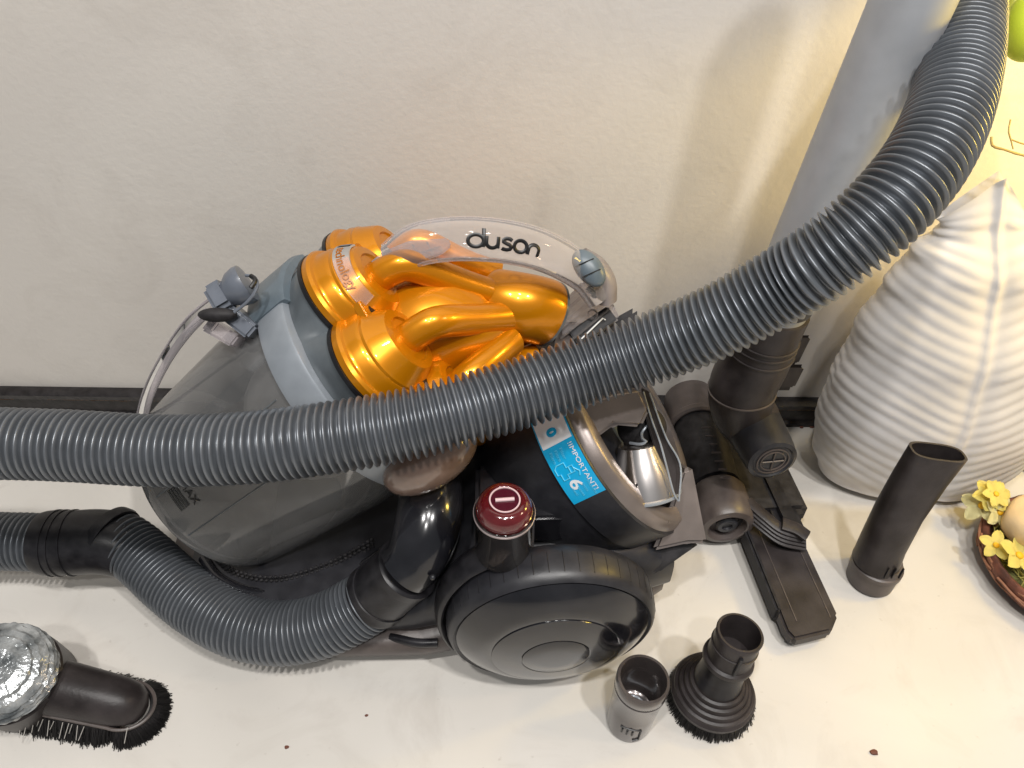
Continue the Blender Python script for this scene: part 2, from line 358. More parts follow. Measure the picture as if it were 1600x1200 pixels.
# bin
binp = [(.0, 0), (.070, .0005), (.0785, .0022), (.0818, .0065), (.0830, .014), (.0945, .165), (.0950, .176)]
bino = obj('dust_bin', L(Bo, av, binp, seg=96, x=sv, capb=False), 'bin', vac)
obj('bin_floor', L(Bo, av, [(0, .004), (.074, .004), (.076, .009), (0, .009)], seg=64, x=sv), mat('dusty_grey', (.12, .115, .11), .6, nz=.6, ns=30), bino)
obj('mesh_shroud', L(Bo, av, [(0, .085), (.040, .085), (.048, .092), (.054, .105), (.060, .170), (.060, .180)], seg=64, x=sv), mat('shroud_grey', (.14, .135, .13), .5, nz=.8, ns=25), bino)
for S_, M_, sz in ((.060, .058, 1), (.0795, .026, 1)):   # moulded lines along the bin
    bm = bmesh.new(); d = V((S_, M_, 0)).normalized(); sweep(bm, [W(d.x*.0832, d.y*.0832, .016), W(d.x*.0945, d.y*.0945, .160)], .0006, 6); obj('mould_line', bm, 'smoke', bino)
# MAX mark printed on the bin
def bin_surf(ang, Ll, lift=.0006):
    r = .0830+(Ll-.014)*(.0115/.151)+lift; return W(math.cos(ang)*r, math.sin(ang)*r, Ll)
def near_bin(px, py):
    best = None
    for a in np.linspace(-1.6, 1.6, 161):
        for l in np.linspace(.015, .17, 80):
            q = bin_surf(a, l)-CAMP; d = q.dot(fwd); x = 800+F*q.dot(rgt)/d; y = 600-F*q.dot(upv)/d; e = (x-px)**2+(y-py)**2
            if best is None or e < best[0]: best = (e, a, l)
    return best[1], best[2]
a0, l0 = near_bin(270, 784)
a1, l1 = near_bin(285, 770)
for k in range(4):
    bm = bmesh.new()
    for j in range(6):
        t0 = j/6; t1 = (j+1)/6; la = l0+.0006+k*.0030; q = [bin_surf(a0-.11+.22*t, la+e) for t, e in ((t0, 0), (t1, 0), (t1, .0013), (t0, .0013))]
        bm.faces.new([bm.verts.new(v) for v in q])
    obj('level_stripe', bm, 'ink', bino)
obj('max_lettering', textbm('MAX', .0095, .0002, lambda u, v, z: bin_surf(a0+.10-u/.088, l0+.015+v, .0006+z)), 'ink', bino)
# silver collar
obj('bin_collar', L(Bo, av, [(.0935, .168), (.0985, .170), (.0992, .173), (.0995, .193), (.0985, .1955), (.0935, .197)], seg=96, x=sv), 'silver', vac)
# collar latch block (blue grey saddle on top)
def around(a_, r_, l_): return W(math.cos(a_)*r_, math.sin(a_)*r_, l_)
bm = bmesh.new(); A0, A1 = R(78), R(118); rows = []
for i in range(15):
    a_ = A0+(A1-A0)*i/14; e = math.sin(PI*i/14)**.5 if 0 < i < 14 else 0
    rows.append([bm.verts.new(around(a_, r_, l_)) for r_, l_ in ((.095, .160), (.0995+.002*e, .162), (.1005+.0025*e, .166), (.1005+.0025*e, .196), (.0995+.001*e, .199), (.095, .200))])
for i in range(14):
    for k in range(5): bm.faces.new((rows[i][k], rows[i][k+1], rows[i+1][k+1], rows[i+1][k]))
bm.faces.new(rows[0][::-1]); bm.faces.new(rows[-1]); obj('collar_saddle', bm, 'bluegrey', vac)
# release catch sticking out to the front (two-lobed spool with a slot)
def pl(x, y, d): return atD(x, y, d)
ct = obj('release_catch', merge(L(pl(352, 462, .527), pl(392, 440, .527)-pl(332, 475, .527), [(.0, -.002), (.0070, -.001), (.0090, .003), (.0122, .008), (.0136, .014), (.0130, .0175), (0, .0185)], seg=40, sx=1.0, sy=1.05), boxd(bmesh.new(), pl(346, 463, .527), pl(392, 440, .527)-pl(332, 475, .527), (pl(392, 440, .527)-pl(332, 475, .527)).cross(fwd), fwd, .0150, .0195, .018, .003),
    boxd(bmesh.new(), pl(375, 500, .535), pl(400, 520, .535)-pl(350, 480, .535), pl(395, 480, .535)-pl(360, 520, .535), fwd, .030, .012, .022, .002)), 'catch', vac)
bm = bmesh.new(); pp, _, _ = spline([pl(366, 488, .512), pl(388, 470, .511), pl(402, 448, .513), pl(398, 433, .517), pl(384, 430, .52)], .002); sweep(bm, pp, .0011, 8); obj('catch_lip', bm, 'catch', ct)
obj('catch_groove', ellipsoid(pl(340, 492, .520), rgt, upv, fwd, .0135, .0050, .006, 24, 12), 'matte', ct)
bm = bmesh.new(); pp, _, _ = spline([pl(392, 450, .511), pl(399, 438, .513), pl(392, 431, .516)], .002); sweep(bm, pp, .0016, 8); obj('catch_slot', bm, 'ink', ct)
bm = bmesh.new()
boxd(bm, pl(351, 521, .54), pl(372, 532, .54)-pl(330, 508, .54), pl(372, 518, .54)-pl(351, 545, .54), fwd, .024, .010, .018, .0015); obj('catch_foot', bm, 'strap', ct)
# clear curved strap from the catch down in front of the bin
bm = bmesh.new(); pp, _, _ = spline([pl(338, 458, .533), pl(290, 500, .55), pl(252, 555, .575), (pl(225, 610, .60)), pl(213, 660, .625), pl(212, 720, .655)], .004)
pq, _, _ = spline([pl(322, 492, .533), pl(292, 525, .55), pl(262, 568, .575), (pl(238, 618, .60)), pl(228, 662, .625), pl(226, 720, .655)], .004)
n = min(len(pp), len(pq)); vs = []
for i in range(n):
    a_, b_ = pp[i], pq[i]; o_ = (fwd*.0035); vs.append([bm.verts.new(q) for q in (a_, b_, b_+o_, a_+o_)])
for i in range(n-1):
    for k in range(4): bm.faces.new((vs[i][k], vs[i][(k+1) % 4], vs[i+1][(k+1) % 4], vs[i+1][k]))
stp = obj('clear_strap', bm, 'strap', vac)
bm = bmesh.new(); sweep(bm, pp, .0009, 8); obj('strap_edge', bm, 'strap', stp)
bm = bmesh.new(); sweep(bm, [q.lerp(r_, 0.15) for q, r_ in zip(pq, pp)], .0026, 10, ref=fwd, sx=.5, sy=1.3); obj('strap_rib', bm, 'strap', stp)
# cyclone drum under the amber cap : scalloped dark smoky wall
LA = [R(83.5-360/7*k) for k in range(7)]
def lob(a_, rc=.064, rl=.038):
    best = 0
    for c_ in LA:
        d = math.cos(a_-c_)*rc; q = rl*rl-(rc*math.sin(a_-c_))**2
        if q > 0 and d > 0: best = max(best, d+math.sqrt(q))
    return best or .06
def lobring(bm, off, l_, seg=168):
    return [bm.verts.new(W(math.cos(2*PI*k/seg)*(lob(2*PI*k/seg)+off), math.sin(2*PI*k/seg)*(lob(2*PI*k/seg)+off), l_)) for k in range(seg)]
def lobstack(layers, cap=True, seg=168, botcap=True):
    bm = bmesh.new(); rs = [lobring(bm, o_, l_, seg) for o_, l_ in layers]
    for A_, B_ in zip(rs[:-1], rs[1:]):
        for k in range(seg): bm.faces.new((A_[k], A_[(k+1) % seg], B_[(k+1) % seg], B_[k]))
    if botcap: bm.faces.new(rs[0][::-1])
    return bm, rs
bm = bmesh.new(); seg = 168; rs = []
for t, l_ in ((0, .194), (.15, .198), (.45, .204), (.8, .211), (1, .2185)):
    rs.append([bm.verts.new(W(math.cos(2*PI*k/seg)*((1-t)*.0935+t*(lob(2*PI*k/seg)-.001)), math.sin(2*PI*k/seg)*((1-t)*.0935+t*(lob(2*PI*k/seg)-.001)), l_)) for k in range(seg)])
for A_, B_ in zip(rs[:-1], rs[1:]):
    for k in range(seg): bm.faces.new((A_[k], A_[(k+1) % seg], B_[(k+1) % seg], B_[k]))
obj('cyclone_body', bm, 'smoke', vac, sharp=50)
bm, rs = lobstack([(.0, .2160), (.0016, .2165), (.0016, .2195), (0, .2198)]); bm.faces.new(rs[-1]); gk = obj('cap_gasket', bm, 'ink', vac, sharp=40)
bm, rs = lobstack([(-.002, .2196), (.0008, .2200), (.0010, .2245), (-.0008, .2265), (-.0030, .2272), (-.0042, .2290), (-.0052, .2350), (-.0072, .2375), (-.0100, .2385)])
prev = rs[-1]; seg = 168
for f_, l_, mo in ((.86, .2392, 0), (.78, .2400, 0), (-.048, .2410, 0), (-.0455, .2580, -.002), (-.042, .2740, -.006), (-.036, .2860, -.012), (-.024, .2950, -.020)):
    nr = []
    for k in range(seg):
        th = 2*PI*k/seg; rf = -f_ if f_ < 0 else f_*(lob(th)*f_+.082*(1-f_)); nr.append(bm.verts.new(W(math.cos(th)*rf, mo+math.sin(th)*rf, l_)))
    for k in range(seg): bm.faces.new((prev[k], prev[(k+1) % seg], nr[(k+1) % seg], nr[k]))
    prev = nr
bm.faces.new(prev); capo = obj('cyclone_cap', bm, 'orange', vac, sharp=30)
# drums, ducts, screw bosses
PL0 = W(.0, .006, .283)
end_face = atD(856, 490, .590)
for k, c_ in enumerate(LA):
    ce = (math.cos(c_)*.0625, math.sin(c_)*.0625)
    dr = L(W(ce[0], ce[1], 0), av, [(.0325, .2365), (.0320, .2395), (.0305, .2410), (.0250, .2505), (.0235, .2525), (.0175, .2532), (.0165, .2518), (0, .2518)], seg=48)
    d = obj('cyclone_drum', dr, 'orange', capo, sharp=25)
    s0 = W(ce[0]*.98, ce[1]*.98, .243); s1 = W(ce[0]*.94, ce[1]*.94, .262)
    tgt = {0: atD(800, 470, .578), 1: atD(806, 494, .574), 2: atD(798, 532, .572), 6: atD(775, 432, .600), 3: atD(835, 560, .60), 4: atD(870, 570, .63), 5: atD(800, 450, .62)}[k]
    mid1 = s1 + (tgt-s1)*.10 + av*.008; mid = s1.lerp(tgt, .55)+av*.003
    ctrl = [s0, s1, mid1, mid, tgt] if k != 2 else [s0+V((.0, .0, 0)), s1, mid, tgt]
    pts, _, _ = spline(ctrl, .003)
    b2 = bmesh.new(); sweep(b2, pts, [.0115+(.0010 if i > len(pts)*.75 else 0)*((i/len(pts)-.75)*4) for i in range(len(pts))], 24, sx=1.0, sy=.92)
    bmesh.ops.recalc_face_normals(b2, faces=b2.faces); obj('outlet_duct', b2, 'orange', capo, sharp=50)
    am = c_-R(360/14); rb = .0695
    bb = [( .011, -.0065), (.008, .0085), (-.009, .0085), (-.013, -.0005), (-.009, -.0085)]
    ex = sv*math.cos(am)+mv*math.sin(am); ey = av.cross(ex)
    bs_ = obj('screw_boss', prism(bmesh.new(), bb, W(math.cos(am)*rb, math.sin(am)*rb, .236), ex, ey, av, .0075, .0012), 'orange', capo)
    obj('screw_hole', L(W(math.cos(am)*rb, math.sin(am)*rb, .2436), av, [(.0034, 0), (.0034, .0003), (.0028, .0005), (0, .0002)], seg=20), 'ink', bs_)
pts, _, _ = spline([atD(752, 470, .592), atD(785, 475, .582), atD(815, 480, .580), atD(840, 485, .585), end_face], .003)
rr = [.0265*min(1, .45+2.2*i/len(pts)) for i in range(len(pts))]; rr[-1] *= .97
bm = bmesh.new(); sweep(bm, pts, rr, 40, sx=1, sy=.92); bmesh.ops.recalc_face_normals(bm, faces=bm.faces); obj('plenum_hood', bm, 'orange', capo, sharp=60)
bm = bmesh.new(); sweep(bm, [end_face-(end_face-pts[-4]).normalized()*.0005, end_face+(end_face-pts[-4]).normalized()*.0015], .0262, 40, sy=.92); obj('plenum_seal', bm, 'smoke', capo)
# triangular rib panels between ducts
bm = bmesh.new(); pts, _, _ = spline([atD(668, 552, .575), atD(715, 588, .575), atD(760, 602, .58)], .004); sweep(bm, pts, .009, 16); obj('cap_rib', bm, 'orange', capo, sharp=60)
bm = bmesh.new(); pts, _, _ = spline([W(.028, .052, .236), atD(612, 470, .575), atD(625, 500, .572)], .004); sweep(bm, pts, .008, 16); obj('cap_rib', bm, 'orange', capo, sharp=60)
# clear name band round the drum: 'technology'
c0 = LA[0]; cx, cy = math.cos(c0)*.0625, math.sin(c0)*.0625
def drum_s(u, v, lift):
    # u along arc (m), v up the slope
    r_ = .0305-(v/.0095)*.0055+lift; a_ = c0+R(5)-u/.030; return W(cx+math.cos(a_)*r_, cy+math.sin(a_)*r_, .2412+v)
bm = bmesh.new(); rows = []
for i in range(25):
    u = -.020+i*.064/24; rows.append([bm.verts.new(drum_s(u, v, l_)) for v, l_ in ((0, .0004), (0, .0018), (.0095, .0018), (.0095, .0004))])
for i in range(24):
    for k in range(4): bm.faces.new((rows[i][k], rows[i][(k+1) % 4], rows[i+1][(k+1) % 4], rows[i+1][k]))
bm.faces.new(rows[0]); bm.faces.new(rows[-1][::-1])
nb_ = obj('name_band', bm, 'clear', capo)
obj('band_lettering', textbm('technology', .0078, .0001, lambda u, v, z: drum_s(u*1.15-.009, v+.0022, .0021+z)), 'darkamber', nb_)
bm = bmesh.new(); bm.faces.new([bm.verts.new(drum_s(u, v, .0022)) for u, v in ((-.0195, .001), (-.0125, .001), (-.0125, .009), (-.0195, .009))]); obj('grey_panel', bm, 'bluegrey', nb_)
# ------------------------------------------------------------------ clear handle with lettering
hc = [(612, 408, .538), (650, 384, .530), (695, 375, .529), (745, 374, .530), (795, 379, .535), (840, 390, .542), (880, 408, .552), (915, 432, .563), (937, 462, .574)]
pts, rad, q = spline([(atD(x, y, d), r_) for (x, y, d), r_ in zip(hc, [.0125, .0145, .0150, .0152, .0150, .0145, .0135, .0125, .0115])], .003)
bm = bmesh.new(); sweep(bm, pts, rad, 32, ref=-fwd, caps=True, sx=.8, sy=1.)
ho = obj('handle', bm, 'clear', vac)
HT, HN, HB = frames(pts, -fwd)
def hsurf(s_, v, lift=.0004):
    i = max(0, min(len(pts)-1.001, s_/(q[1]-q[0]))); j = int(i); f_ = i-j
    p_ = pts[j].lerp(pts[j+1], f_); n_ = HN[j].lerp(HN[j+1], f_).normalized(); b_ = HB[j].lerp(HB[j+1], f_).normalized(); r_ = rad[j]*(1-f_)+rad[j+1]*f_
    if b_.dot(upv) < 0: b_ = -b_
    a_ = v/r_; return p_ + n_*((r_*.8+lift)*math.cos(a_)) + b_*((r_+lift)*math.sin(a_))
def stroke(paths, s0, size, v0, wd_=.00135, name='lettering'):
    bm = bmesh.new()
    for P_ in paths:
        pp_ = []
        for i in range(len(P_)-1):
            for t in np.linspace(0, 1, 4, endpoint=(i == len(P_)-2)): pp_.append((P_[i][0]*(1-t)+P_[i+1][0]*t, P_[i][1]*(1-t)+P_[i+1][1]*t))
        w3 = [hsurf(s0+x*size, v0+y*size) for x, y in pp_]; c = []
        for z_ in w3:
            if not c or (z_-c[-1]).length > 1e-5: c.append(z_)
        sweep(bm, c, wd_, 10, ref=-fwd, sx=.35, sy=1.)
    return bm
def arc(cx_, cy_, rx, ry, a_, b_, n=12): return [(cx_+rx*math.cos(R(a_+(b_-a_)*i/n)), cy_+ry*math.sin(R(a_+(b_-a_)*i/n))) for i in range(n+1)]
# the strokes of the maker's wordmark: d, y (open like a u), s, o, n
letters = {'d': [arc(.5, .42, .5, .42, 0, 360, 20), [(1.0, 1.30), (1.0, 0.0)]],
           'y': [[(0, .85), (0, .4)]+arc(.42, .38, .42, .38, 180, 360)+[(.84, .85)], [(.84, .4), (.84, .0)]],
           's': [[(.72, .74), (.55, .84), (.3, .85), (.08, .76), (.06, .58), (.3, .47), (.55, .4), (.74, .26), (.66, .08), (.4, 0), (.1, .02), (0, .08)]],
           'o': [arc(.46, .42, .46, .42, 0, 360, 20)],
           'n': [[(0, 0), (0, .5)]+arc(.42, .45, .42, .40, 180, 0)+[(.84, 0)]]}
def find_s(px):
    best = None
    for i in range(400):
        s_ = q[-1]*i/399; w_ = hsurf(s_, -.004)-CAMP; x = 800+F*w_.dot(rgt)/w_.dot(fwd)
        if best is None or abs(x-px) < best[0]: best = (abs(x-px), s_)
    return best[1]
for ch, px, v0, hgt in (('d', 731, -.0062, .0096), ('y', 760, -.0064, .0090), ('s', 785, -.0066, .0088), ('o', 803, -.0068, .0094), ('n', 825, -.0070, .0086)):
    obj('logo_letter', stroke(letters[ch], find_s(px), hgt, v0), 'ink', ho)
# handle ribs: inner and outer bead, clear root block with cells
bm = bmesh.new(); sweep(bm, [hsurf(s_, .0195*.9, .0) for s_ in q], .0011, 8); obj('handle_bead', bm, 'clear', ho)
bm = bmesh.new(); sweep(bm, [hsurf(s_, -.0195*.9, .0) for s_ in q], .0016, 8); obj('handle_bead', bm, 'clear', ho)
bm = bmesh.new()
ol = [(578, 410), (600, 392), (640, 376), (700, 372), (706, 385), (690, 398), (655, 410), (620, 428), (590, 428)]
vs_ = [(atD(x, y, .530), atD(x, y, .548)) for x, y in ol]; A_ = [bm.verts.new(a) for a, b in vs_]; B_ = [bm.verts.new(b) for a, b in vs_]
bm.faces.new(A_); bm.faces.new(B_[::-1]); n = len(A_)
for i in range(n): bm.faces.new((A_[i], B_[i], B_[(i+1) % n], A_[(i+1) % n]))
bmesh.ops.recalc_face_normals(bm, faces=bm.faces); bmesh.ops.bevel(bm, geom=bm.edges[:], offset=.0012, segments=2, affect='EDGES')
rb_ = obj('handle_root', bm, 'clear2', ho)
for a_, b_ in (((622, 392), (640, 412)), ((645, 384), (660, 402)), ((625, 408), (690, 388)), ((668, 380), (676, 396))):
    bm = bmesh.new(); boxd(bm, atD((a_[0]+b_[0])/2, (a_[1]+b_[1])/2, .538), atD(*b_, .538)-atD(*a_, .538), (atD(*b_, .538)-atD(*a_, .538)).cross(fwd), fwd, (atD(*b_, .538)-atD(*a_, .538)).length, .0012, .014, .0003); obj('root_web', bm, 'clear', rb_)
# small clear plate on the cap
x_ = (atD(684, 452, .56)-atD(640, 437, .56)); bm = bmesh.new(); boxd(bm, atD(662, 445, .558), x_, x_.cross(fwd), fwd, .022, .007, .003, .001); obj('clear_tab', bm, 'clear2', capo)
# button and latch end of the handle
xb = (atD(950, 412, .565)-atD(895, 400, .565)).normalized()
bt = obj('handle_button', ellipsoid(atD(920, 419, .553), atD(903, 398, .553)-atD(930, 440, .553), atD(945, 410, .553)-atD(900, 430, .553), fwd, .0155, .0098, .007), 'bluegrey', vac)
for t in (-.33, .25):
    bm = bmesh.new(); c_ = atD(920, 419, .5455); X_ = (atD(903, 398, .553)-atD(930, 440, .553)).normalized(); Y_ = (atD(945, 410, .553)-atD(900, 430, .553)).normalized()
    sweep(bm, [c_+X_*t*.0155*-1-Y_*.007+fwd*.0016, c_+X_*t*.0155*-1-fwd*.0003, c_+X_*t*.0155*-1+Y_*.007+fwd*.0016], .0004, 6); obj('grip_line', bm, 'ink', bt)
pts2, rd2, _ = spline([(atD(908, 402, .562), .009), (atD(930, 418, .566), .0105), (atD(945, 442, .571), .0105), (atD(949, 470, .578), .009)], .003)
bm = bmesh.new(); sweep(bm, pts2, rd2, 24, sx=.8); obj('handle_sleeve', bm, mat('pale_pink_grey', (.20, .175, .17), .35, nz=.2), vac)
# latch assembly
lt = obj('latch_housing', (lambda b: (prism(b, [(-.027, -.020), (.023, -.020), (.026, .014), (.012, .022), (-.022, .012)], atD(912, 490, .600), (atD(950, 462, .6)-atD(868, 520, .6)).normalized(), (atD(935, 520, .6)-atD(900, 460, .6)).normalized()*-1, fwd, .020, .002), b)[1])(bmesh.new()), 'clear2', vac)
xd = (atD(940, 455, .6)-atD(868, 515, .6)).normalized(); yd = xd.cross(fwd).normalized()
for off, ln, wd_ in ((-.013, .046, .002), (-.0065, .050, .0022), (.0, .052, .0030), (.0075, .046, .002), (.014, .034, .0016)):
    bm = bmesh.new(); boxd(bm, atD(905, 487, .592)+yd*off, xd, yd, fwd, ln, wd_, .012, .0006); obj('latch_rib', bm, 'clear', lt)
bm = bmesh.new(); boxd(bm, atD(938, 456, .585), (atD(955, 466, .585)-atD(922, 446, .585)), (atD(950, 446, .585)-atD(930, 470, .585)), fwd, .020, .0095, .012, .0012); obj('latch_trigger', bm, 'dark', lt)
bm = bmesh.new(); boxd(bm, atD(938, 458, .5782), (atD(955, 468, .585)-atD(922, 448, .585)), (atD(950, 448, .585)-atD(930, 472, .585)), fwd, .017, .0007, .001, .0002); obj('trigger_edge', bm, 'white', lt)
for x, y in ((926, 491), (876, 506)):
    obj('latch_pin', L(atD(x, y, .590), -fwd, [(.0032, -.004), (.0042, 0), (.0036, .0012), (.0025, .0012), (.0022, .0004), (0, .0004)], seg=20), 'clear', lt)
bm = bmesh.new(); boxd(bm, atD(925, 510, .602), atD(950, 500, .6)-atD(905, 530, .6), (atD(930, 520, .6)-atD(915, 500, .6)), fwd, .036, .013, .016, .001); obj('latch_block', bm, 'black', lt)
bm = bmesh.new(); sweep(bm, [atD(908, 530, .590), atD(942, 497, .590), atD(946, 500, .590)], .0006, 6); obj('wire_clip', bm, 'white', lt)
nk = merge(boxd(bmesh.new(), atD(950, 528, .625), atD(975, 520, .6)-atD(920, 550, .6), upv, fwd, .050, .026, .030, .004)); obj('rear_bridge', nk, 'matte', vac)
bm = bmesh.new(); boxd(bm, atD(880, 545, .612), atD(920, 520, .6)-atD(850, 560, .6), upv, fwd, .045, .016, .012, .003); obj('amber_clear_duct', bm, clear('amber_clear', (.85, .6, .45), .25, (.5, .25, .12)), vac)
# ------------------------------------------------------------------ rear filter drum with sticker
DC = V((.0685, .445, .1395)); daz, de_ = -.03, .70
dax = V((math.cos(de_)*math.cos(daz), math.cos(de_)*math.sin(daz), math.sin(de_)))
dsx, dsy, _z = basis(dax, (.05, -1, 0)); dsy = -dsy if dsy.z < 0 else dsy
DRR = .0950
def DW(a_, r_, l_): return DC + dsx*(math.cos(a_)*r_) + dsy*(math.sin(a_)*r_) + dax*l_
dro = obj('filter_drum', L(DC, dax, [(.03, -.085), (.070, -.075), (.086, -.050), (.0925, -.020), (.0935, -.001), (DRR, -.0005), (DRR, .0285), (.0935, .0295)], seg=120, x=dsx), 'dark', vac)
obj('drum_ring', L(DC, dax, [(.0930, .0296), (.0925, .0315), (.0890, .0375), (.0870, .0387), (.0785, .0395), (.0765, .0383), (.0755, .0296)], close=True, seg=120, x=dsx), 'bronze', dro)
obj('drum_floor', L(DC, dax, [(.0925, .0290), (.0, .0297)], seg=96, x=dsx, capa=False), 'bluegrey', dro)
def drum_at(px, py, r_=.095):
    best = None
    for a in np.linspace(-.6, 1.9, 251):
        for l in np.linspace(-.02, .04, 36):
            w_ = DW(a, r_, l)-CAMP; d = w_.dot(fwd); x = 800+F*w_.dot(rgt)/d; y = 600-F*w_.dot(upv)/d; e = (x-px)**2+(y-py)**2
            if best is None or e < best[0]: best = (e, a, l)
    return best[1], best[2]
sa0 = drum_at(850, 690)[0]; sa1 = drum_at(922, 776)[0]
st0, st1 = max(sa0, sa1)+.35, min(sa0, sa1)          # sticker runs round the drum from under the hose down to the front
def stk(u, v, lift=.0004):                           # u metres from the top end of the visible sticker, v across 0..034
    return DW(max(sa0, sa1)-(u/DRR), DRR+lift, .0003+v*.81)
SL = (max(sa0, sa1)-min(sa0, sa1))*DRR
def patch(u0, u1, v0, v1, m, name, parent, lift, n=24):
    bm = bmesh.new(); rr_ = []
    for i in range(n+1):
        u = u0+(u1-u0)*i/n; rr_.append([bm.verts.new(stk(u, v, lift)) for v in (v0, v1)])
    for i in range(n): bm.faces.new((rr_[i][0], rr_[i][1], rr_[i+1][1], rr_[i+1][0]))
    return obj(name, bm, m, parent)
stc = patch(-.035, SL, .0, .0345, 'blue', 'warning_sticker', dro, .0004)
patch(-.034, .006, .0015, .033, 'white', 'sticker_white_panel', stc, .0007)
def sttxt(s, size, u, v, m, name, bold=0): # text running along the strip
    return obj(name, textbm(s, size, .00005, lambda x, y, z: stk(u+x, v+y, .0009+z), bold), m, stc)
sttxt('!IMPORTANT!', .0064, .0085, .0262, 'white', 'sticker_title')
sttxt('6', .0165, .0335, .0085, 'white', 'sticker_number', .0003)
obj('sticker_drop', textbm('0', .013, .00005, lambda x, y, z: stk(-.006+x*.9, .012+y, .0009+z), .0008), 'blue', stc)
def stline(pts_, w_=.0005, m='ltblue', name='sticker_drawing'):
    bm = bmesh.new(); c = [stk(u, v, .0008) for u, v in pts_]; sweep(bm, c, w_, 6); return obj(name, bm, m, stc)
stline([(.020, .006), (.020, .014), (.024, .014), (.024, .020), (.029, .020), (.029, .012), (.032, .012), (.032, .006), (.027, .006), (.027, .003), (.022, .003), (.020, .006)])
stline([(.024, .016), (.029, .016)]); stline([(.026, .020), (.030, .024), (.033, .022)])
for i, s in enumerate(('Filter', 'Filtre', 'Filtro')): sttxt(s, .0042, .0095, .0165-i*.0055, 'ltblue', 'sticker_small_print')
for i, s in enumerate(('months', 'mois', 'meses', 'mesi')): sttxt(s, .0038, SL-.0125, .0245-i*.0055, 'ltblue', 'sticker_small_print')
for o in [o for o in bpy.data.objects if o.name.startswith('sticker_small_print')]: pass
# brown end shell and metal cone
cb = atD(1008, 772, .585); ctp = atD(996, 688, .578)
ax = (ctp-cb).normalized(); hh = (ctp-cb).length
cone = obj('metal_cone', L(cb, ax, [(.0248, -.0010), (.0262, 0), (.0262, .0012), (.0252, .0020), (.0236, .010), (.0212, .020), (.0180, .029), (.0150, hh*.92), (.0120, hh*.97), (.0, hh)], seg=64), 'cone', vac)
def cone_s(u, v, lift=.0003):
    h_ = .016+v; r_ = .0236-(h_-.010)*.26+lift; X_, Y_, Z_ = basis(ax); dirn = -fwd-rgt*.55; dx_ = (dirn-Z_*dirn.dot(Z_)).normalized(); dy_ = Z_.cross(dx_)
    a_ = u/r_; return cb+Z_*h_+dx_*(math.cos(a_)*r_)+dy_*(math.sin(a_)*r_)
obj('cone_lettering', textbm('dy', .0085, .0001, lambda u, v, z: cone_s(u-.004-v*.15, v-.004, .0005+z), .0003), 'ink', cone)
obj('cone_rim', L(cb, ax, [(.0264, -.0012), (.0274, -.0005), (.0274, .0008), (.0264, .0014)], close=True, seg=64), 'silver', cone)
bm = bmesh.new(); pts3, _, _ = spline([atD(1012, 664, .572), atD(1003, 676, .57), (atD(1004, 686, .565)), atD(1010, 690, .563), (atD(1000, 694, .565)), atD(984, 692, .57)], .002)
sweep(bm, pts3, .0011, 8); obj('wire_loop', bm, 'silver', cone)
bm = bmesh.new(); fl = [(1003, 606), (1015, 612), (1043, 690), (1064, 725), (1062, 785), (1051, 772), (1022, 700), (1008, 650)]
A_ = [bm.verts.new(atD(x, y, .565+.0001*(y-600)*.25)) for x, y in fl]; B_ = [bm.verts.new(v.co+fwd*.028+rgt*.004) for v in A_]
bm.faces.new(A_); bm.faces.new(B_[::-1]); n = len(A_)
for i in range(n): bm.faces.new((A_[i], B_[i], B_[(i+1) % n], A_[(i+1) % n]))
bmesh.ops.recalc_face_normals(bm, faces=bm.faces); bmesh.ops.bevel(bm, geom=bm.edges[:], offset=.0008, segments=2, affect='EDGES')
flp = obj('wand_clip', bm, 'tool', vac)
for e in ([(1005, 612), (1018, 655), (1034, 700), (1052, 768), (1060, 783)], [(1015, 614), (1040, 682), (1063, 727), (1061, 783)]):
    bm = bmesh.new(); pp, _, _ = spline([atD(x, y, .563) for x, y in e], .004); sweep(bm, pp, .0007, 6); obj('clip_edge', bm, 'silver', flp)
# bronze upper shell above the sticker, dark recess
bm = bmesh.new(); ol = [(868, 655), (905, 632), (960, 612), (1000, 606), (1016, 640), (1003, 668), (960, 664), (926, 690), (905, 712)]
A_ = [bm.verts.new(atD(x, y, .553)) for x, y in ol]; B_ = [bm.verts.new(v.co+fwd*.03) for v in A_]
bm.faces.new(A_); bm.faces.new(B_[::-1]); n = len(A_)
for i in range(n): bm.faces.new((A_[i], B_[i], B_[(i+1) % n], A_[(i+1) % n]))
bmesh.ops.recalc_face_normals(bm, faces=bm.faces); bmesh.ops.bevel(bm, geom=bm.edges[:], offset=.003, segments=3, affect='EDGES'); obj('rear_cowl', bm, 'bronze', vac)
obj('cone_recess', ellipsoid(atD(1003, 668, .585), rgt, upv, fwd, .019, .017, .010), 'matte', vac)
# tail block and foot
bm = bmesh.new(); ol = [(1045, 800), (1066, 735), (1082, 728), (1106, 850), (1075, 850), (1020, 862)]
A_ = [bm.verts.new(atD(x, y, .605)) for x, y in ol]; B_ = [bm.verts.new(v.co+fwd*.05) for v in A_]
bm.faces.new(A_); bm.faces.new(B_[::-1]); n = len(A_)
for i in range(n): bm.faces.new((A_[i], B_[i], B_[(i+1) % n], A_[(i+1) % n]))
bmesh.ops.recalc_face_normals(bm, faces=bm.faces); bmesh.ops.bevel(bm, geom=bm.edges[:], offset=.003, segments=2, affect='EDGES'); obj('tail_block', bm, 'bronze', vac)
bm = bmesh.new(); ol = [(985, 868), (1062, 832), (1094, 850), (1030, 895), (1012, 900)]
A_ = [bm.verts.new(atD(x, y, .618)) for x, y in ol]; B_ = [bm.verts.new(v.co+fwd*.04) for v in A_]
bm.faces.new(A_); bm.faces.new(B_[::-1]); n = len(A_)
for i in range(n): bm.faces.new((A_[i], B_[i], B_[(i+1) % n], A_[(i+1) % n]))
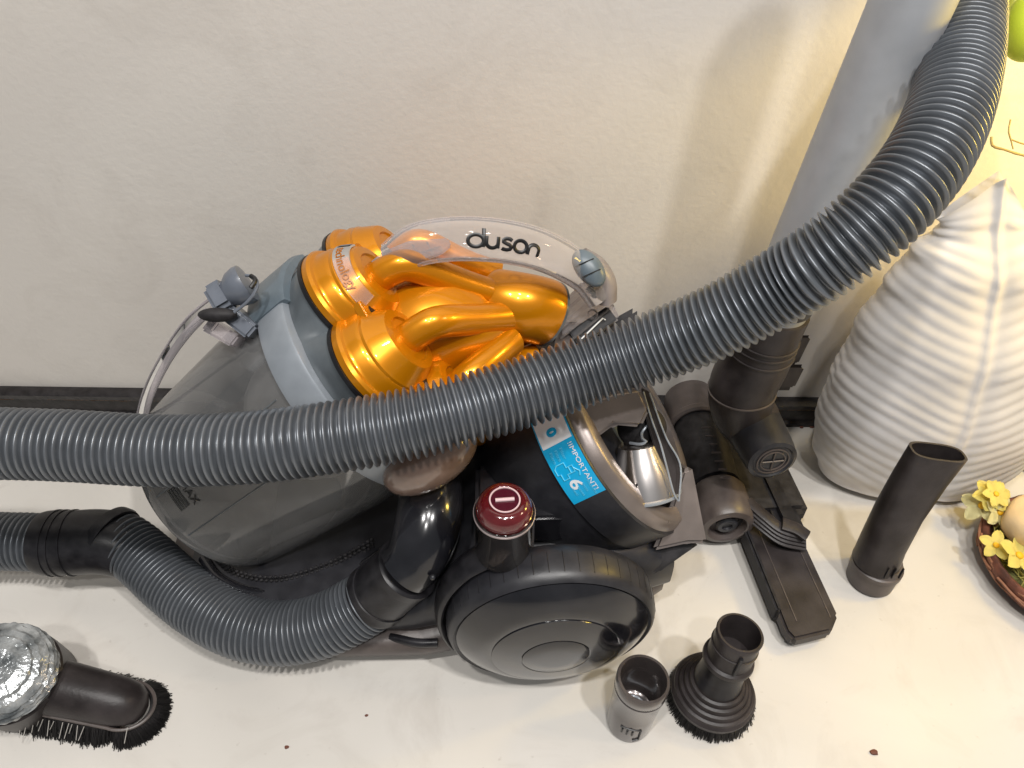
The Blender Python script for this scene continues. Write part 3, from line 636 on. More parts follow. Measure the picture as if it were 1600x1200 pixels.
bmesh.ops.recalc_face_normals(bm, faces=bm.faces); bmesh.ops.bevel(bm, geom=bm.edges[:], offset=.002, segments=2, affect='EDGES'); obj('tail_foot', bm, 'matte', vac)
# ------------------------------------------------------------------ power button in its cup
bc = atY(788, 801, .322)
axb = V((.02, -.06, 1)).normalized()
cup = obj('switch_cup', L(bc, axb, [(.0205, -.045), (.0212, -.043), (.0214, -.001), (.0222, .0005), (.0222, .0016), (.0205, .0018), (.0200, .0), (.0196, -.044)], close=True, seg=64, sx=.92, sy=.92), 'cup', vac)
obj('cup_rim', L(bc, axb, [(.0216, .0016), (.0226, .0010), (.0226, -.0004), (.0216, -.0008)], close=True, seg=64, sx=.92, sy=.92), mat('rim_pink_grey', (.30, .25, .25), .3, metal=.2), cup)
obj('cup_core', L(bc, axb, [(0, -.044), (.0165, -.044), (.0165, -.002), (0, -.002)], seg=48, sx=.92, sy=.92), 'matte', cup)
btn = obj('power_button', L(bc+axb*.001, axb, [(.0195, -.003), (.0200, .0), (.0200, .005), (.0192, .0085), (.0165, .0118), (.0128, .0134), (.0118, .0132), (.0112, .0126), (0, .0126)], seg=64, sx=.92, sy=.92), 'red', vac)
obj('button_bezel', L(bc+axb*.001, axb, [(.0196, -.001), (.0207, .0), (.0206, .003), (.0198, .0035)], close=True, seg=64, sx=.92, sy=.92), mat('dark_red', (.05, .002, .003), .2, coat=.5), btn)
obj('power_symbol', L(bc+axb*.0142, axb, [(.0101, 0), (.0112, 0), (.0112, .0006), (.0101, .0006)], close=True, seg=48, sx=.92, sy=.92), mat('symbol_pink', (.58, .42, .44), .4), btn)
obj('symbol_disc', L(bc+axb*.0138, axb, [(.0101, -.001), (.0101, .0002), (0, .0002)], seg=48, sx=.92, sy=.92), mat('symbol_dark', (.06, .006, .014), .2, coat=.6), btn)
X_, Y_, Z_ = basis(axb); xs = (rgt-Z_*rgt.dot(Z_)).normalized(); ys = Z_.cross(xs)
xs2 = (xs*math.cos(R(6))+ys*math.sin(R(6)))
bm = bmesh.new(); sweep(bm, [bc+axb*.0146-xs2*.0062, bc+axb*.0146+xs2*.0062], .0014, 10); obj('symbol_bar', bm, bpy.data.materials['symbol_pink'], btn)
# housing plates around the cup
obj('switch_mount', prism(bmesh.new(), [(-.021, .004), (.021, .004), (.024, .085), (-.024, .085)], V((bc.x, bc.y, bc.z-.075)), V((1, 0, 0)), V((0, 1, 0)), V((0, 0, 1)), .030, .004), 'dark', vac)
dk = [atZ(x, y, .148) for x, y in [(838, 810), (925, 806), (915, 772), (862, 728), (812, 730), (750, 768), (744, 800)]]
obj('top_deck', prism(bmesh.new(), [(q_.x, q_.y) for q_ in dk], V((0, 0, .118)), V((1, 0, 0)), V((0, 1, 0)), V((0, 0, 1)), .030, .0025), 'gloss', vac)
# cyclone side, tan reflection and dust put into its colour; inlet elbow
obj('tan_reflection_shell', ellipsoid(atD(672, 716, .548), atD(740, 690, .55)-atD(600, 740, .55), upv, fwd, .036, .024, .03), 'tan', vac)
pts, rd, _ = spline([(atD(672, 735, .60), .024), (atD(672, 790, .575), .0250), (atD(664, 836, .566), .0245), (atD(648, 872, .566), .0225), (atD(632, 890, .568), .0215)], .003)
bm = bmesh.new(); sweep(bm, pts, rd, 40); bmesh.ops.recalc_face_normals(bm, faces=bm.faces); el = obj('inlet_elbow', bm, 'gloss', vac, sharp=60)
obj('elbow_pin', ellipsoid(atD(676, 902, .548), rgt, upv, fwd, .0022, .0022, .002, 12, 8), 'dark', el)
# ------------------------------------------------------------------ HOSE (one long hose: over the bin, out of frame, back to the inlet)
hose = thing('vacuum_hose', atD(800, 620, .5), 'grey ribbed hose draped over the vacuum cleaner and looping back to its inlet', 'hose')
def ribbed(ctrl, pitch, parent, seg=56, amp=.0034):
    pts, rad, q_ = spline(ctrl, pitch/8)
    prof = [-1.5, -1.3, -.1, .80, 1., .80, -.1, -1.3]
    rr_ = [rad[i]+amp*(prof[i % 8]-.6)*.6 for i in range(len(pts))]
    # helical look: rings stay flat, small size wander
    rr_ = [r_*(1+.006*noise.noise(V((i*.05, 0, 0)))) for i, r_ in enumerate(rr_)]
    bm = bmesh.new(); sweep(bm, pts, rr_, seg); return obj('ribbed_tube', bm, 'hose', parent, sharp=80)
RH = .0226
up_ = [(-260, 760, .62), (-210, 700, .54), (-110, 690, .50), (-30, 692, .495), (100, 696, .495), (250, 704, .492), (380, 700, .488), (500, 686, .485), (620, 666, .485), (720, 642, .488), (820, 612, .495), (920, 578, .498), (1020, 543, .490), (1120, 502, .472), (1218, 448, .452), (1282, 409, .436),
       (1345, 362, .424), (1402, 308, .419), (1449, 246, .422), (1482, 174, .436), (1502, 92, .462), (1510, 4, .492), (1516, -90, .52)]
ribbed([(atD(x, y, d), RH) for x, y, d in up_], .0050, hose)
lo = [(618, 905, .085), (590, 930, .074), (560, 950, .064), (520, 971, .054), (480, 984, .047), (430, 989, .042), (370, 977, .040), (315, 948, .040), (268, 912, .043), (228, 875, .048), (196, 850, .052), (165, 838, .054)]
ribbed([(atZ(x, y, z), .0245) for x, y, z in lo], .0046, hose)
# end cuff at the elbow
a_ = atZ(592, 928, .076); b_ = atD(655, 872, .568); dd = (b_-a_).normalized()
cuf = obj('end_cuff', L(a_-dd*.006, dd, [(.0225, 0), (.0262, .0005), (.0268, .003), (.0262, .005), (.0262, .012), (.0252, .0125), (.0246, .042), (.0252, .0425), (.0255, .050), (.0238, .0515), (.0215, .052)], seg=56), 'black', hose)
# left ribbed piece + swivel cuff
lf = [(-230, 800, .09), (-180, 860, .07), (-120, 855, .06), (-50, 846, .056), (20, 846, .055), (85, 848, .055)]
ribbed([(atZ(x, y, z), .0240) for x, y, z in lf], .0052, hose)
pts, rad, _ = spline([(atZ(66, 848, .055), .0262), (atZ(78, 848, .055), .0275), (atZ(110, 848, .055), .0275), (atZ(150, 846, .055), .0275), (atZ(180, 850, .052), .0270), (atZ(215, 865, .045), .0240), (atZ(250, 882, .034), .018)], .003)
bm = bmesh.new(); sweep(bm, pts, rad, 48, ref=(0, 0, 1)); bmesh.ops.recalc_face_normals(bm, faces=bm.faces)
sw = obj('swivel_cuff', bm, 'black', hose, sharp=50)
T_, N_, B__ = frames(pts, (0, 0, 1))
for i in (4, 6, 9): obj('cuff_band', L(pts[i], T_[i], [(.0268, -.0013), (.0284, -.0009), (.0284, .0009), (.0268, .0013)], close=True, seg=56), 'black', sw)
m0 = atZ(176, 843, .055); md = (atZ(228, 875, .048)-atZ(165, 838, .054)).normalized()
obj('cuff_mouth', L(m0, md, [(.0262, -.006), (.0282, -.006), (.0290, 0), (.0282, .003), (.0262, .003)], close=True, seg=56), 'black', sw)
# ------------------------------------------------------------------ wand
w0 = atD(1250, 400, .578); w1 = atD(1426, 0, .452); wdir = (w1-w0).normalized(); wb = w0-wdir*.055; wl = (w1-wb).length+.14
wand = thing('wand_tube', wb, 'long smooth grey wand tube leaning up along the wall to the top of the photo', 'vacuum wand')
wt = obj('tube', L(wb, wdir, [(.0225, .0), (.0238, .001), (.0240, .004), (.0240, wl), (.0215, wl), (.0215, .0)], close=True, seg=64), 'wand', wand)
obj('end_collar', L(wb, wdir, [(.0240, .010), (.0262, .011), (.0262, .030), (.0240, .031)], close=True, seg=56), 'dark', wand)
# ------------------------------------------------------------------ floor tool
ft = thing('floor_tool', atZ(1180, 760, 0), 'worn black floor head with two round rollers, joined to the bottom of the wand', 'vacuum floor head')
pa = atZ(1108, 600, .03); pb = atZ(1276, 985, .02); pdir = (pb-pa).normalized(); px_ = pdir.cross(V((0, 0, 1))).normalized(); pz_ = px_.cross(pdir); PLn = (pb-pa).length
ol = [(-.024, 0), (.024, 0), (.026, .006), (.026, PLn-.002), (.022, PLn+.006), (-.012, PLn+.002), (-.024, PLn-.012)]
bp_ = obj('base_plate', prism(bmesh.new(), ol, pa-V((0, 0, .012)), px_, pdir, pz_, .013, .0025), 'tool', ft)
if px_.x < 0: pass
obj('edge_rail', boxd(bmesh.new(), pa+pdir*PLn*.52-px_*.0265*(1 if px_.x > 0 else -1)+pz_*-.003, pdir, px_, pz_, PLn*.84, .005, .018, .002), 'matte', bp_)
for t in (-.014, .016): obj('plate_groove', boxd(bmesh.new(), pa+pdir*PLn*.80+px_*t*(1 if px_.x > 0 else -1)+pz_*.0008, pdir, px_, pz_, PLn*.34, .0018, .0014, .0005), 'toolgrey', bp_)
obj('plate_ridge', boxd(bmesh.new(), pa+pdir*PLn*.42+px_*.010*(1 if px_.x > 0 else -1)+pz_*.010, pdir, px_, pz_, PLn*.62, .024, .022, .006), 'black', bp_)
# axle with two rollers and the black trough
ra = atZ(1076, 622, .045); rb2 = atZ(1136, 822, .034); rd_ = (rb2-ra).normalized(); RL = (rb2-ra).length
obj('roller', L(ra-rd_*.004, rd_, [(0, -.004), (.018, -.002), (.0255, .002), (.0272, .008), (.0272, .036), (.0282, .037), (.0282, .042), (.0262, .044), (.0245, .044), (.023, .038), (0, .038)], seg=48), 'toolgrey', ft)
obj('roller', L(rb2-rd_*.042, rd_, [(0, 0), (.0225, .0), (.0240, .002), (.0262, .006), (.0268, .030), (.0262, .040), (.0240, .044), (.0190, .0455), (.0178, .0445), (.0165, .036), (0, .036)], seg=48), 'toolgrey', ft)
obj('roller_hub', L(rb2, rd_, [(0, -.004), (.009, -.004), (.0105, -.001), (.0085, .001), (.005, .0012), (.0045, -.001), (0, -.001)], seg=32), 'dark', ft)
pts, rad, _ = spline([(ra+rd_*.030, .022), (ra+rd_*.06, .0245), (ra.lerp(rb2, .5), .0245), (rb2-rd_*.045, .0235)], .004)
bm = bmesh.new(); sweep(bm, pts, rad, 32); tr = obj('axle_trough', bm, 'matte', ft)
for i in range(7):
    c_ = atZ(1104+i*5, 668+i*13, .075); boxx = bmesh.new(); boxd(boxx, c_, rgt+fwd*.2, pdir, V((0, 0, 1)), .010-.0008*(i % 3), .0012, .0015, .0003); obj('trough_mark', boxx, 'toolgrey', tr)
obj('link_web', merge(boxd(bmesh.new(), atZ(1160, 720, .030), pdir, px_, pz_, .15, .075, .028, .006)), 'matte', ft)
# fins from roller to the plate end
for i in range(4):
    z = .040+.0; bm = bmesh.new(); o_ = 7*i
    pts, _, _ = spline([atZ(1168, 782+o_, .052-.004*i), atZ(1196, 806+o_, .050-.004*i), atZ(1222, 826+o_*.9, .046-.004*i), atZ(1258, 836+o_*.8, .042-.004*i)], .004)
    sweep(bm, pts, .0034, 10, ref=(0, 0, 1), sx=.6, sy=1.6); obj('guide_fin', bm, 'tool', ft)
bm = bmesh.new(); pts, _, _ = spline([atZ(1222, 818, .05), atZ(1245, 826, .048), atZ(1262, 838, .045)], .004); sweep(bm, pts, .005, 10, ref=(0, 0, 1), sx=.5, sy=1.4); obj('guide_fin', bm, 'tool', ft)
# neck: pivot, elbow, joint to wand
pv = atD(1207, 720, .655); pv0 = atD(1172, 655, .695); pvd = (pv-pv0).normalized()
piv = obj('pivot_joint', L(pv0-pvd*.02, pvd, [(.0255, -.02), (.0262, .0), (.0262, .012), (.0250, .030), (.0225, (pv-pv0).length+.012), (.0212, (pv-pv0).length+.020), (.018, (pv-pv0).length+.0215), (.0165, (pv-pv0).length+.020), (0, (pv-pv0).length+.020)], seg=48), 'dark', ft)
pe = pv+pvd*.0; X_, Y_, Z_ = basis(pvd)
for r_ in (.0135, .0102): obj('pivot_ring', L(pe, pvd, [(r_, -.001), (r_+.0009, -.0005), (r_+.0009, .0012), (r_, .0012)], close=True, seg=40), 'toolgrey', piv)
bm = bmesh.new(); e_ = pe+pvd*.001; dx_ = (rgt-pvd*rgt.dot(pvd)).normalized(); dy_ = pvd.cross(dx_)
sweep(bm, [e_-dx_*.0095, e_+dx_*.0095], .0008, 6); sweep(bm, [e_-dy_*.0095, e_+dy_*.0095], .0006, 6); obj('pivot_cross', bm, 'toolgrey', piv)
nkp = [(wb+wdir*.004, .0268), (wb-wdir*.020, .0272), (atD(1180, 562, .652), .0285), (atD(1160, 604, .668), .0285), (atD(1160, 640, .685), .0270), (pv0+pvd*.006, .0262)]
pts, rad, _ = spline(nkp, .003)
bm = bmesh.new(); sweep(bm, pts, rad, 44); bmesh.ops.recalc_face_normals(bm, faces=bm.faces); nko = obj('neck', bm, 'tool', ft, sharp=60)
T_, N_, B__ = frames(pts)
for i in (9, 11, 14): obj('neck_band', L(pts[i], T_[i], [(rad[i]-.001, -.0012), (rad[i]+.0011, -.0006), (rad[i]+.0011, .0006), (rad[i]-.001, .0012)], close=True, seg=48), 'tool', nko)
i = len(pts)*2//3; obj('neck_band', L(pts[i], T_[i], [(rad[i]-.001, -.0012), (rad[i]+.0010, -.0006), (rad[i]+.0010, .0006), (rad[i]-.001, .0012)], close=True, seg=48), 'toolgrey', nko)
bm = bmesh.new(); boxd(bm, atD(1236, 548, .668), wdir, rgt, fwd, .035, .022, .012, .003); boxd(bm, atD(1226, 590, .685), wdir, rgt, fwd, .032, .026, .012, .004); obj('release_pedal', bm, 'tool', nko)
bm = bmesh.new(); ol = [(1078, 576), (1100, 570), (1150, 600), (1160, 700), (1118, 690), (1100, 640)]
A_ = [bm.verts.new(atZ(x, y, .035)) for x, y in ol]; B_ = [bm.verts.new(v.co-V((0, 0, .02))) for v in A_]
bm.faces.new(A_); bm.faces.new(B_[::-1]); n = len(A_)
for i in range(n): bm.faces.new((A_[i], B_[i], B_[(i+1) % n], A_[(i+1) % n]))
bmesh.ops.recalc_face_normals(bm, faces=bm.faces); bmesh.ops.bevel(bm, geom=bm.edges[:], offset=.002, segments=2, affect='EDGES')
obj('rear_plate', bm, 'tool', ft)
# ------------------------------------------------------------------ crevice tool
c0_ = atZ(1358, 905, 0); top = atZ(1466, 706, .158)
cvt = thing('crevice_tool', c0_, 'upright matte black flattened nozzle with an oval mouth, in front of the leaf vase', 'vacuum nozzle')
cax = (top-c0_).normalized(); TL = (top-c0_).length
def taper(t): return t
bm = bmesh.new(); rings = []; X0 = (rgt-cax*rgt.dot(cax)).normalized()*1.0; Y0 = cax.cross(X0); seg = 48
bend = V((0, 0, 0))
prof = [(.026, .0205, .0205, 0), (.03, .020, .020, 0), (.05, .0192, .0188, .1), (.09, .0195, .0165, .4), (.13, .0212, .0135, .8), (TL, .0232, .0108, 1)]
inner = [(TL, .0212, .0088, 1), (.12, .0190, .0115, .8), (.07, .017, .013, .4)]
for h, rx, ry, sq in prof+inner:
    ex = 1-.35*sq; ring = []
    for k in range(seg):
        a = 2*PI*k/seg; c, s = math.cos(a), math.sin(a); c = math.copysign(abs(c)**ex, c); s = math.copysign(abs(s)**ex, s)
        cc = c0_ + cax*h - X0*(.006*math.sin(PI*min(1, h/TL)))
        ring.append(bm.verts.new(cc + X0*c*rx + Y0*s*ry + cax*(-.10*c*rx if h == TL else 0)))
    rings.append(ring)
for A_, B_ in zip(rings[:-1], rings[1:]):
    for k in range(seg): bm.faces.new((A_[k], A_[(k+1) % seg], B_[(k+1) % seg], B_[k]))
bm.faces.new(rings[-1]); obj('nozzle', bm, 'tool', cvt, sharp=50)
obj('base_cuff', L(c0_, V((0, 0, 1)).lerp(cax, .8), [(.0188, .0), (.0205, .001), (.0212, .018), (.0222, .019), (.0222, .0235), (.0205, .0245), (.0190, .030)], seg=48), 'toolgrey', cvt)
for i in range(3):
    bm = bmesh.new(); c_ = c0_+cax*.034+X0*(-.004+i*.0065)-Y0*math.copysign(.0198, Y0.dot(fwd)); boxd(bm, c_, cax, X0, Y0, .013, .0011, .0022, .0003); obj('moulded_rib', bm, 'black', cvt)
# ------------------------------------------------------------------ adaptor
ad0 = atZ(981, 1128, 0); adt = atZ(1006, 1060, .066); 
adp = thing('hose_adaptor', ad0, 'short glossy dark grey round adaptor cup standing open in front of the wheel', 'hose adaptor')
aax = (adt-ad0).normalized(); AL = (adt-ad0).length
sh = obj('sleeve', L(ad0, aax, [(.0158, 0), (.0165, .0005), (.0172, .004), (.0180, .030), (.0188, AL-.016), (.0194, AL-.0145), (.0196, AL-.0125), (.0190, AL-.012), (.0196, AL-.0110), (.0198, AL-.002), (.0192, AL), (.0172, AL), (.0166, AL-.002), (.0160, AL-.025), (.0150, .022), (.0120, .020), (0, .020)], seg=64), mat('adaptor_plastic', (.060, .050, .048), .20, metal=.4, coat=.5, nz=.4, ns=30), adp)
obj('inner_ring', L(ad0+aax*.0215, aax, [(.0085, 0), (.0100, 0), (.0100, .002), (.0085, .002)], close=True, seg=40), 'silver', sh)
fd = (-fwd-aax*(-fwd).dot(aax)).normalized(); fs = aax.cross(fd)
if fs.dot(rgt) < 0: fs = -fs
bm = bmesh.new()
def adS(u, h, lift=.0003):
    r_ = .0172+(h-.004)*.030+lift; a_ = u/r_-.15; return ad0+aax*h+fd*(math.cos(a_)*r_)+fs*(math.sin(a_)*r_)
sweep(bm, [adS(-.008, .022), adS(0, .0235), adS(.008, .022), adS(.0085, .008), adS(.004, .006)], .0008, 6); obj('catch_outline', bm, 'ink', sh)
for i in range(3): bm = bmesh.new(); sweep(bm, [adS(-.006+i*.004, .0205), adS(-.006+i*.004, .0150)], .0008, 6); obj('catch_slot', bm, 'ink', sh)
# ------------------------------------------------------------------ round dusting brush
b0 = atZ(1119, 1068, .026); b1 = atZ(1157, 988, .092)
br = thing('round_brush', V((b0.x, b0.y, 0)), 'round black dusting brush with stepped skirt and open upright collar', 'dusting brush')
bax = (V((0, 0, 1))*.92+(b1-b0).normalized()*.35).normalized(); nck = (b1-b0).normalized(); NL = (b1-b0).length
prof = [(.0, -.016), (.0330, -.016), (.0350, -.014), (.0356, -.010), (.0345, -.0085)]
for i in range(5): r_ = .0338-i*.0036; prof += [(r_, -.0078+i*.0040), (r_-.0004, -.0055+i*.0040), (r_-.0024, -.0045+i*.0040), (r_-.0030, -.0048+i*.0040)]
prof += [(.0155, .0128), (.0, .0130)]
obj('skirt', L(b0+bax*-.001, bax, [(r_*.93, h_) for r_, h_ in prof], seg=64), 'tool', br, sharp=30)
pts, rad, _ = spline([(b0+bax*.006, .0185), (b0.lerp(b1, .25), .0172), (b0.lerp(b1, .45), .0162), (b0.lerp(b1, .55), .0166)], .003)
bm = bmesh.new(); sweep(bm, pts, rad, 40); obj('throat', bm, 'black', br, sharp=60)
cp = b0.lerp(b1, .48)
obj('collar', L(cp, nck, [(.0160, 0), (.0192, .0005), (.0196, .002), (.0192, .0045), (.0172, .006), (.0168, NL*.52-.006), (.0174, NL*.52-.001), (.0168, NL*.52), (.0152, NL*.52), (.0148, .008), (0, .008)], seg=56), 'tool', br)
obj('collar_ring', L(cp+nck*NL*.30, nck, [(.0165, -.0008), (.0177, -.0004), (.0177, .0006), (.0165, .0010)], close=True, seg=56), 'tool', br)
fd2 = (-fwd-nck*(-fwd).dot(nck)).normalized()
obj('collar_key', boxd(bmesh.new(), cp+nck*NL*.27+fd2*.0175, nck, nck.cross(fd2), fd2, .020, .0028, .003, .0005), 'black', br)
def bristles(bm, base_fn, n, length, spread, rad=.0005):
    for i in range(n):
        p_, d_ = base_fn(); d_ = (d_+V((random.gauss(0, spread), random.gauss(0, spread), random.gauss(0, spread)))).normalized(); l_ = length*random.uniform(.8, 1.05)
        e_ = p_+d_*l_
        if e_.z < .0006: e_.z = .0006
        x_ = d_.orthogonal().normalized(); y_ = d_.cross(x_); a = [bm.verts.new(p_+(x_*math.cos(t)+y_*math.sin(t))*rad) for t in (0, 2.1, 4.2)]; b = [bm.verts.new(e_+(x_*math.cos(t)+y_*math.sin(t))*rad*.6) for t in (0, 2.1, 4.2)]
        for k in range(3): bm.faces.new((a[k], a[(k+1) % 3], b[(k+1) % 3], b[k]))
        bm.faces.new(b)
X_, Y_, Z_ = basis(bax)
def fnb():
    a = random.uniform(0, 2*PI); r_ = .0312*math.sqrt(random.uniform(.35, 1)); d = X_*math.cos(a)+Y_*math.sin(a); return b0-bax*.014+d*r_, (-bax+d*.35*r_/.0335)
bm = bmesh.new(); bristles(bm, fnb, 3800, .0135, .07); obj('bristles', bm, 'bristle', br, kind='stuff', sharp=180)
# ------------------------------------------------------------------ upholstery brush wrapped in film (left edge)
ub = thing('long_brush', atZ(100, 1100, 0), 'dark oblong brush attachment lying at the lower left, its neck wrapped in crinkled clear film', 'brush attachment')
e0 = atZ(50, 1062, .034); e1 = atZ(222, 1098, .024); ed = (e1-e0).normalized(); ey_ = V((0, 0, 1)).cross(ed).normalized(); ez_ = ed.cross(ey_)
nb2 = bmesh.new(); rings = []; seg = 40; EL = (e1-e0).length
for t, wv, hv, dz in ((-.10, .016, .012, 0), (-.08, .030, .018, 0), (-.02, .033, .024, .0), (.06, .0345, .027, 0), (.3, .034, .0265, 0), (.6, .032, .025, -.001), (.80, .030, .023, -.002), (.90, .0265, .020, -.003), (.965, .019, .015, -.004), (1.0, .008, .008, -.005)):
    ring = []
    for k in range(seg):
        a = 2*PI*k/seg; c, s = math.cos(a), math.sin(a); s2 = s if s > 0 else s*.35
        ring.append(nb2.verts.new(e0+ed*EL*t+ey_*(c*wv*.60)+ez_*(s2*hv*.8+dz)-V((0, 0, .006))))
    rings.append(ring)
for A_, B_ in zip(rings[:-1], rings[1:]):
    for k in range(seg): nb2.faces.new((A_[k], A_[(k+1) % seg], B_[(k+1) % seg], B_[k]))
nb2.faces.new(rings[0][::-1]); nb2.faces.new(rings[-1]); bmesh.ops.recalc_face_normals(nb2, faces=nb2.faces)
ubb = obj('brush_body', nb2, 'tool', ub, sharp=50)
# lip
bm = bmesh.new(); lip = []
for k in range(41):
    a = R(-100+200*k/40); lip.append(e0+ed*(EL*.80+.0175*math.cos(a)*1.25)+ey_*(math.sin(a)*.0190)-V((0, 0, .0115)))
lip = [e0-ed*EL*.3-ey_*.0202-V((0, 0, .0085))]+lip+[e0-ed*EL*.3+ey_*.0202-V((0, 0, .0085))]
sweep(bm, lip, .0014, 8, ref=(0, 0, 1)); obj('body_lip', bm, 'toolgrey', ubb)
def fnu():
    t = random.uniform(-.62, 1.0); side = random.choice((-1, 1, 1, -1, 0)); wv = .0185*(1-max(0, (t-.75)/.25)**2*.75)
    if t > .93 or random.random() < .3:
        a = random.uniform(-1.5, 1.5); p_ = e0+ed*(EL*.80+.018*math.cos(a))+ey_*math.sin(a)*.017; d_ = ed*math.cos(a)*.75+ey_*math.sin(a)*.5
    else: p_ = e0+ed*EL*t*.85+ey_*side*wv*random.uniform(.7, 1); d_ = ey_*side*.55
    p_ = V((p_.x, p_.y, p_.z-.014)); return p_, V((0, 0, -1))+d_
bm = bmesh.new(); bristles(bm, fnu, 6500, .021, .10); obj('bristles', bm, 'bristle', ub, kind='stuff', sharp=180)
for i in range(16):
    x = 6+i*9+random.uniform(-3, 3) if i < 15 else 199; y0 = 1105+i*1.6; ln = random.uniform(8, 26) if i > 4 else random.uniform(20, 45)
    bm = bmesh.new(); sweep(bm, [atZ(x, y0+8, .020), atZ(x-random.uniform(2, 12), y0+8+ln, .008)], .0003, 5); obj('pale_bristle', bm, 'pale', ub)
# neck drum + crinkled film
n0 = atD(26, 1060, .585); n1 = atD(-26, 1034, .532); nd_ = (n1-n0).normalized()
n0 = n0-nd_*.004
obj('neck', L(n0, nd_, [(.0300, -.040), (.0345, -.030), (.0352, .0), (.0352, .016), (.0300, .020), (0, .020)], seg=56), 'tool', ub)
bm = bmesh.new(); X_, Y_, Z_ = basis(nd_)
def ff(a, h): return 1+.022*noise.noise(V((a*2.4, h*160, 0)))+.045*noise.noise(V((a*7, h*700, 2)))
pr_ = [(.0300, .016), (.0335, .018), (.0345, .027), (.0335, .029), (.0350, .031), (.0335, .033), (.0348, .0355), (.0330, .038), (.0335, .041), (.0310, .043), (.0315, .046), (.0285, .049), (.0270, .052), (.0230, .0535), (.0215, .056), (.0165, .0565), (.013, .058), (.007, .057), (0, .058)]; pr_ = [(r_*1.02, .022+(h_-.022)*.65) for r_, h_ in pr_]
lathe(bm, n0, nd_, pr_, seg=160, fn=ff); obj('film_wrap', bm, 'film', ub, sharp=14)
# ------------------------------------------------------------------ leaf vase
vb = V((.4120, .535, 0)); HV = .336
vase = thing('leaf_vase', vb, 'tall white ceramic vase ribbed like a broad leaf, with a slanted open mouth', 'vase')
def lerpk2(t, ks): return float(np.interp(t, [k_[0] for k_ in ks], [k_[1] for k_ in ks]))
def lerpk(t, ks):
    for (a, va), (b, vb_) in zip(ks[:-1], ks[1:]):
        if t <= b: u = (t-a)/(b-a); u = u*u*(3-2*u); return va+(vb_-va)*u
    return ks[-1][1]
wk = [(0, .083), (.03, .094), (.12, .106), (.24, .112), (.38, .108), (.56, .096), (.70, .078), (.80, .060), (.885, .040), (.92, .0345), (1.0, .036)]
lk = [(0, 0), (.2, -.002), (.35, -.006), (.52, -.013), (.75, -.027), (.90, -.041), (1.0, -.047)]
tk = [(0, .042), (.03, .046), (.10, .050), (.3, .054), (.5, .046), (.75, .030), (.9, .014), (1.0, .0065)]
NZ, NA = 300, 200
bm = bmesh.new(); rings = []
for i in range(NZ+1):
    t = i/NZ; ww, tt = lerpk(t, wk), lerpk(t, tk); ring = []
    for k in range(NA):
        a = 2*PI*k/NA; c, s = math.cos(a), math.sin(a)
        x = ww*c; y = tt*math.copysign(abs(s)**.9, s)
        seam = 0; lean = lerpk2(t, lk)
        u = x-seam
        ph = (t*HV - .42*abs(u)*(1-.2*abs(u)/.1) - 1.2*u*u)/.0136 + .4*noise.noise(V((x*12, t*6, 1 if s < 0 else 5)))
        wv = .5+.5*math.cos(2*PI*ph); wv = wv**.8
        am = .00075*(1+.6*noise.noise(V((x*9, t*9, 4))))*(.35+.65*min(1, abs(u)/.018))*min(1, (1-t)*9+.1)*min(1, .25+t*5)
        d = am*wv*(1+.3*noise.noise(V((x*30, t*20, 9))))
        groove = -.0045*math.exp(-(u/.0035)**2)*(1 if s < 0 else 0)
        nx, ny = c/ww, s/tt; nl = math.hypot(nx, ny); nx /= nl; ny /= nl
        zz = t*HV
        if t > .80: zz -= ((t-.80)/.2)**1.5*(abs(x)*1.05)     # slanted mouth
        sc_ = min(1, (.02+t)/.05)**.3
        ring.append(bm.verts.new(vb+V((lean+x*sc_+nx*d, y*sc_+ny*d+groove*.6+.0035*math.exp(-((u)/.013)**2)*(1 if s < 0 else 0), zz))))
    rings.append(ring)
for A_, B_ in zip(rings[:-1], rings[1:]):
    for k in range(NA): bm.faces.new((A_[k], A_[(k+1) % NA], B_[(k+1) % NA], B_[k]))
bm.faces.new(rings[0][::-1])
prev = rings[-1]
for fs_, dz in ((.86, -.001), (.80, -.01), (.8, -.06)):
    cen = sum((v.co for v in rings[-1]), V())/NA; nr = [bm.verts.new(cen+(v.co-cen)*fs_+V((0, 0, dz))) for v in rings[-1]]
    for k in range(NA): bm.faces.new((prev[k], prev[(k+1) % NA], nr[(k+1) % NA], nr[k]))
    prev = nr
bm.faces.new(prev); vo = obj('vase_body', bm, 'vase', vase, sharp=60)
bm = bmesh.new(); cl_ = [v for v in []]
# ------------------------------------------------------------------ nest bowl with flowers
nc = V((.505, .412, 0)); NS = .85
nest = thing('nest_bowl', nc, 'round brown bark bowl of dry moss with artificial yellow flowers, at the right edge', 'decorative bowl')
def bk(a, h): return 1+.022*noise.noise(V((a*3.5, h*60, 0)))+.018*noise.noise(V((math.cos(a)*6, math.sin(a)*6, h*220)))
obj('bark_bowl', L(nc, (0, 0, 1), [(.0, .0005), (.062, .0005), (.072, .003), (.080, .010), (.086, .019), (.0875, .024), (.0860, .029), (.0830, .0305), (.0800, .029), (.076, .020), (.068, .012), (0, .010)], seg=160, fn=bk, sx=NS, sy=NS), 'bark', nest, sharp=60)
bm = bmesh.new()
for i in range(46):
    a = random.uniform(0, 2*PI); r_ = random.uniform(.0835, .0885)*NS; pp = [nc+V((math.cos(a+j*.09)*(r_+.0008*math.sin(j+i)), math.sin(a+j*.09)*r_, .012+.016*((i*7) % 10)/10+.0012*math.sin(j*1.3+i))) for j in range(6)]
    sweep(bm, pp, .0012, 6)
obj('bark_strands', bm, mat('bark_red', (.22, .095, .05), .7, nz=.5, ns=120), nest, kind='stuff')
bm = bmesh.new()
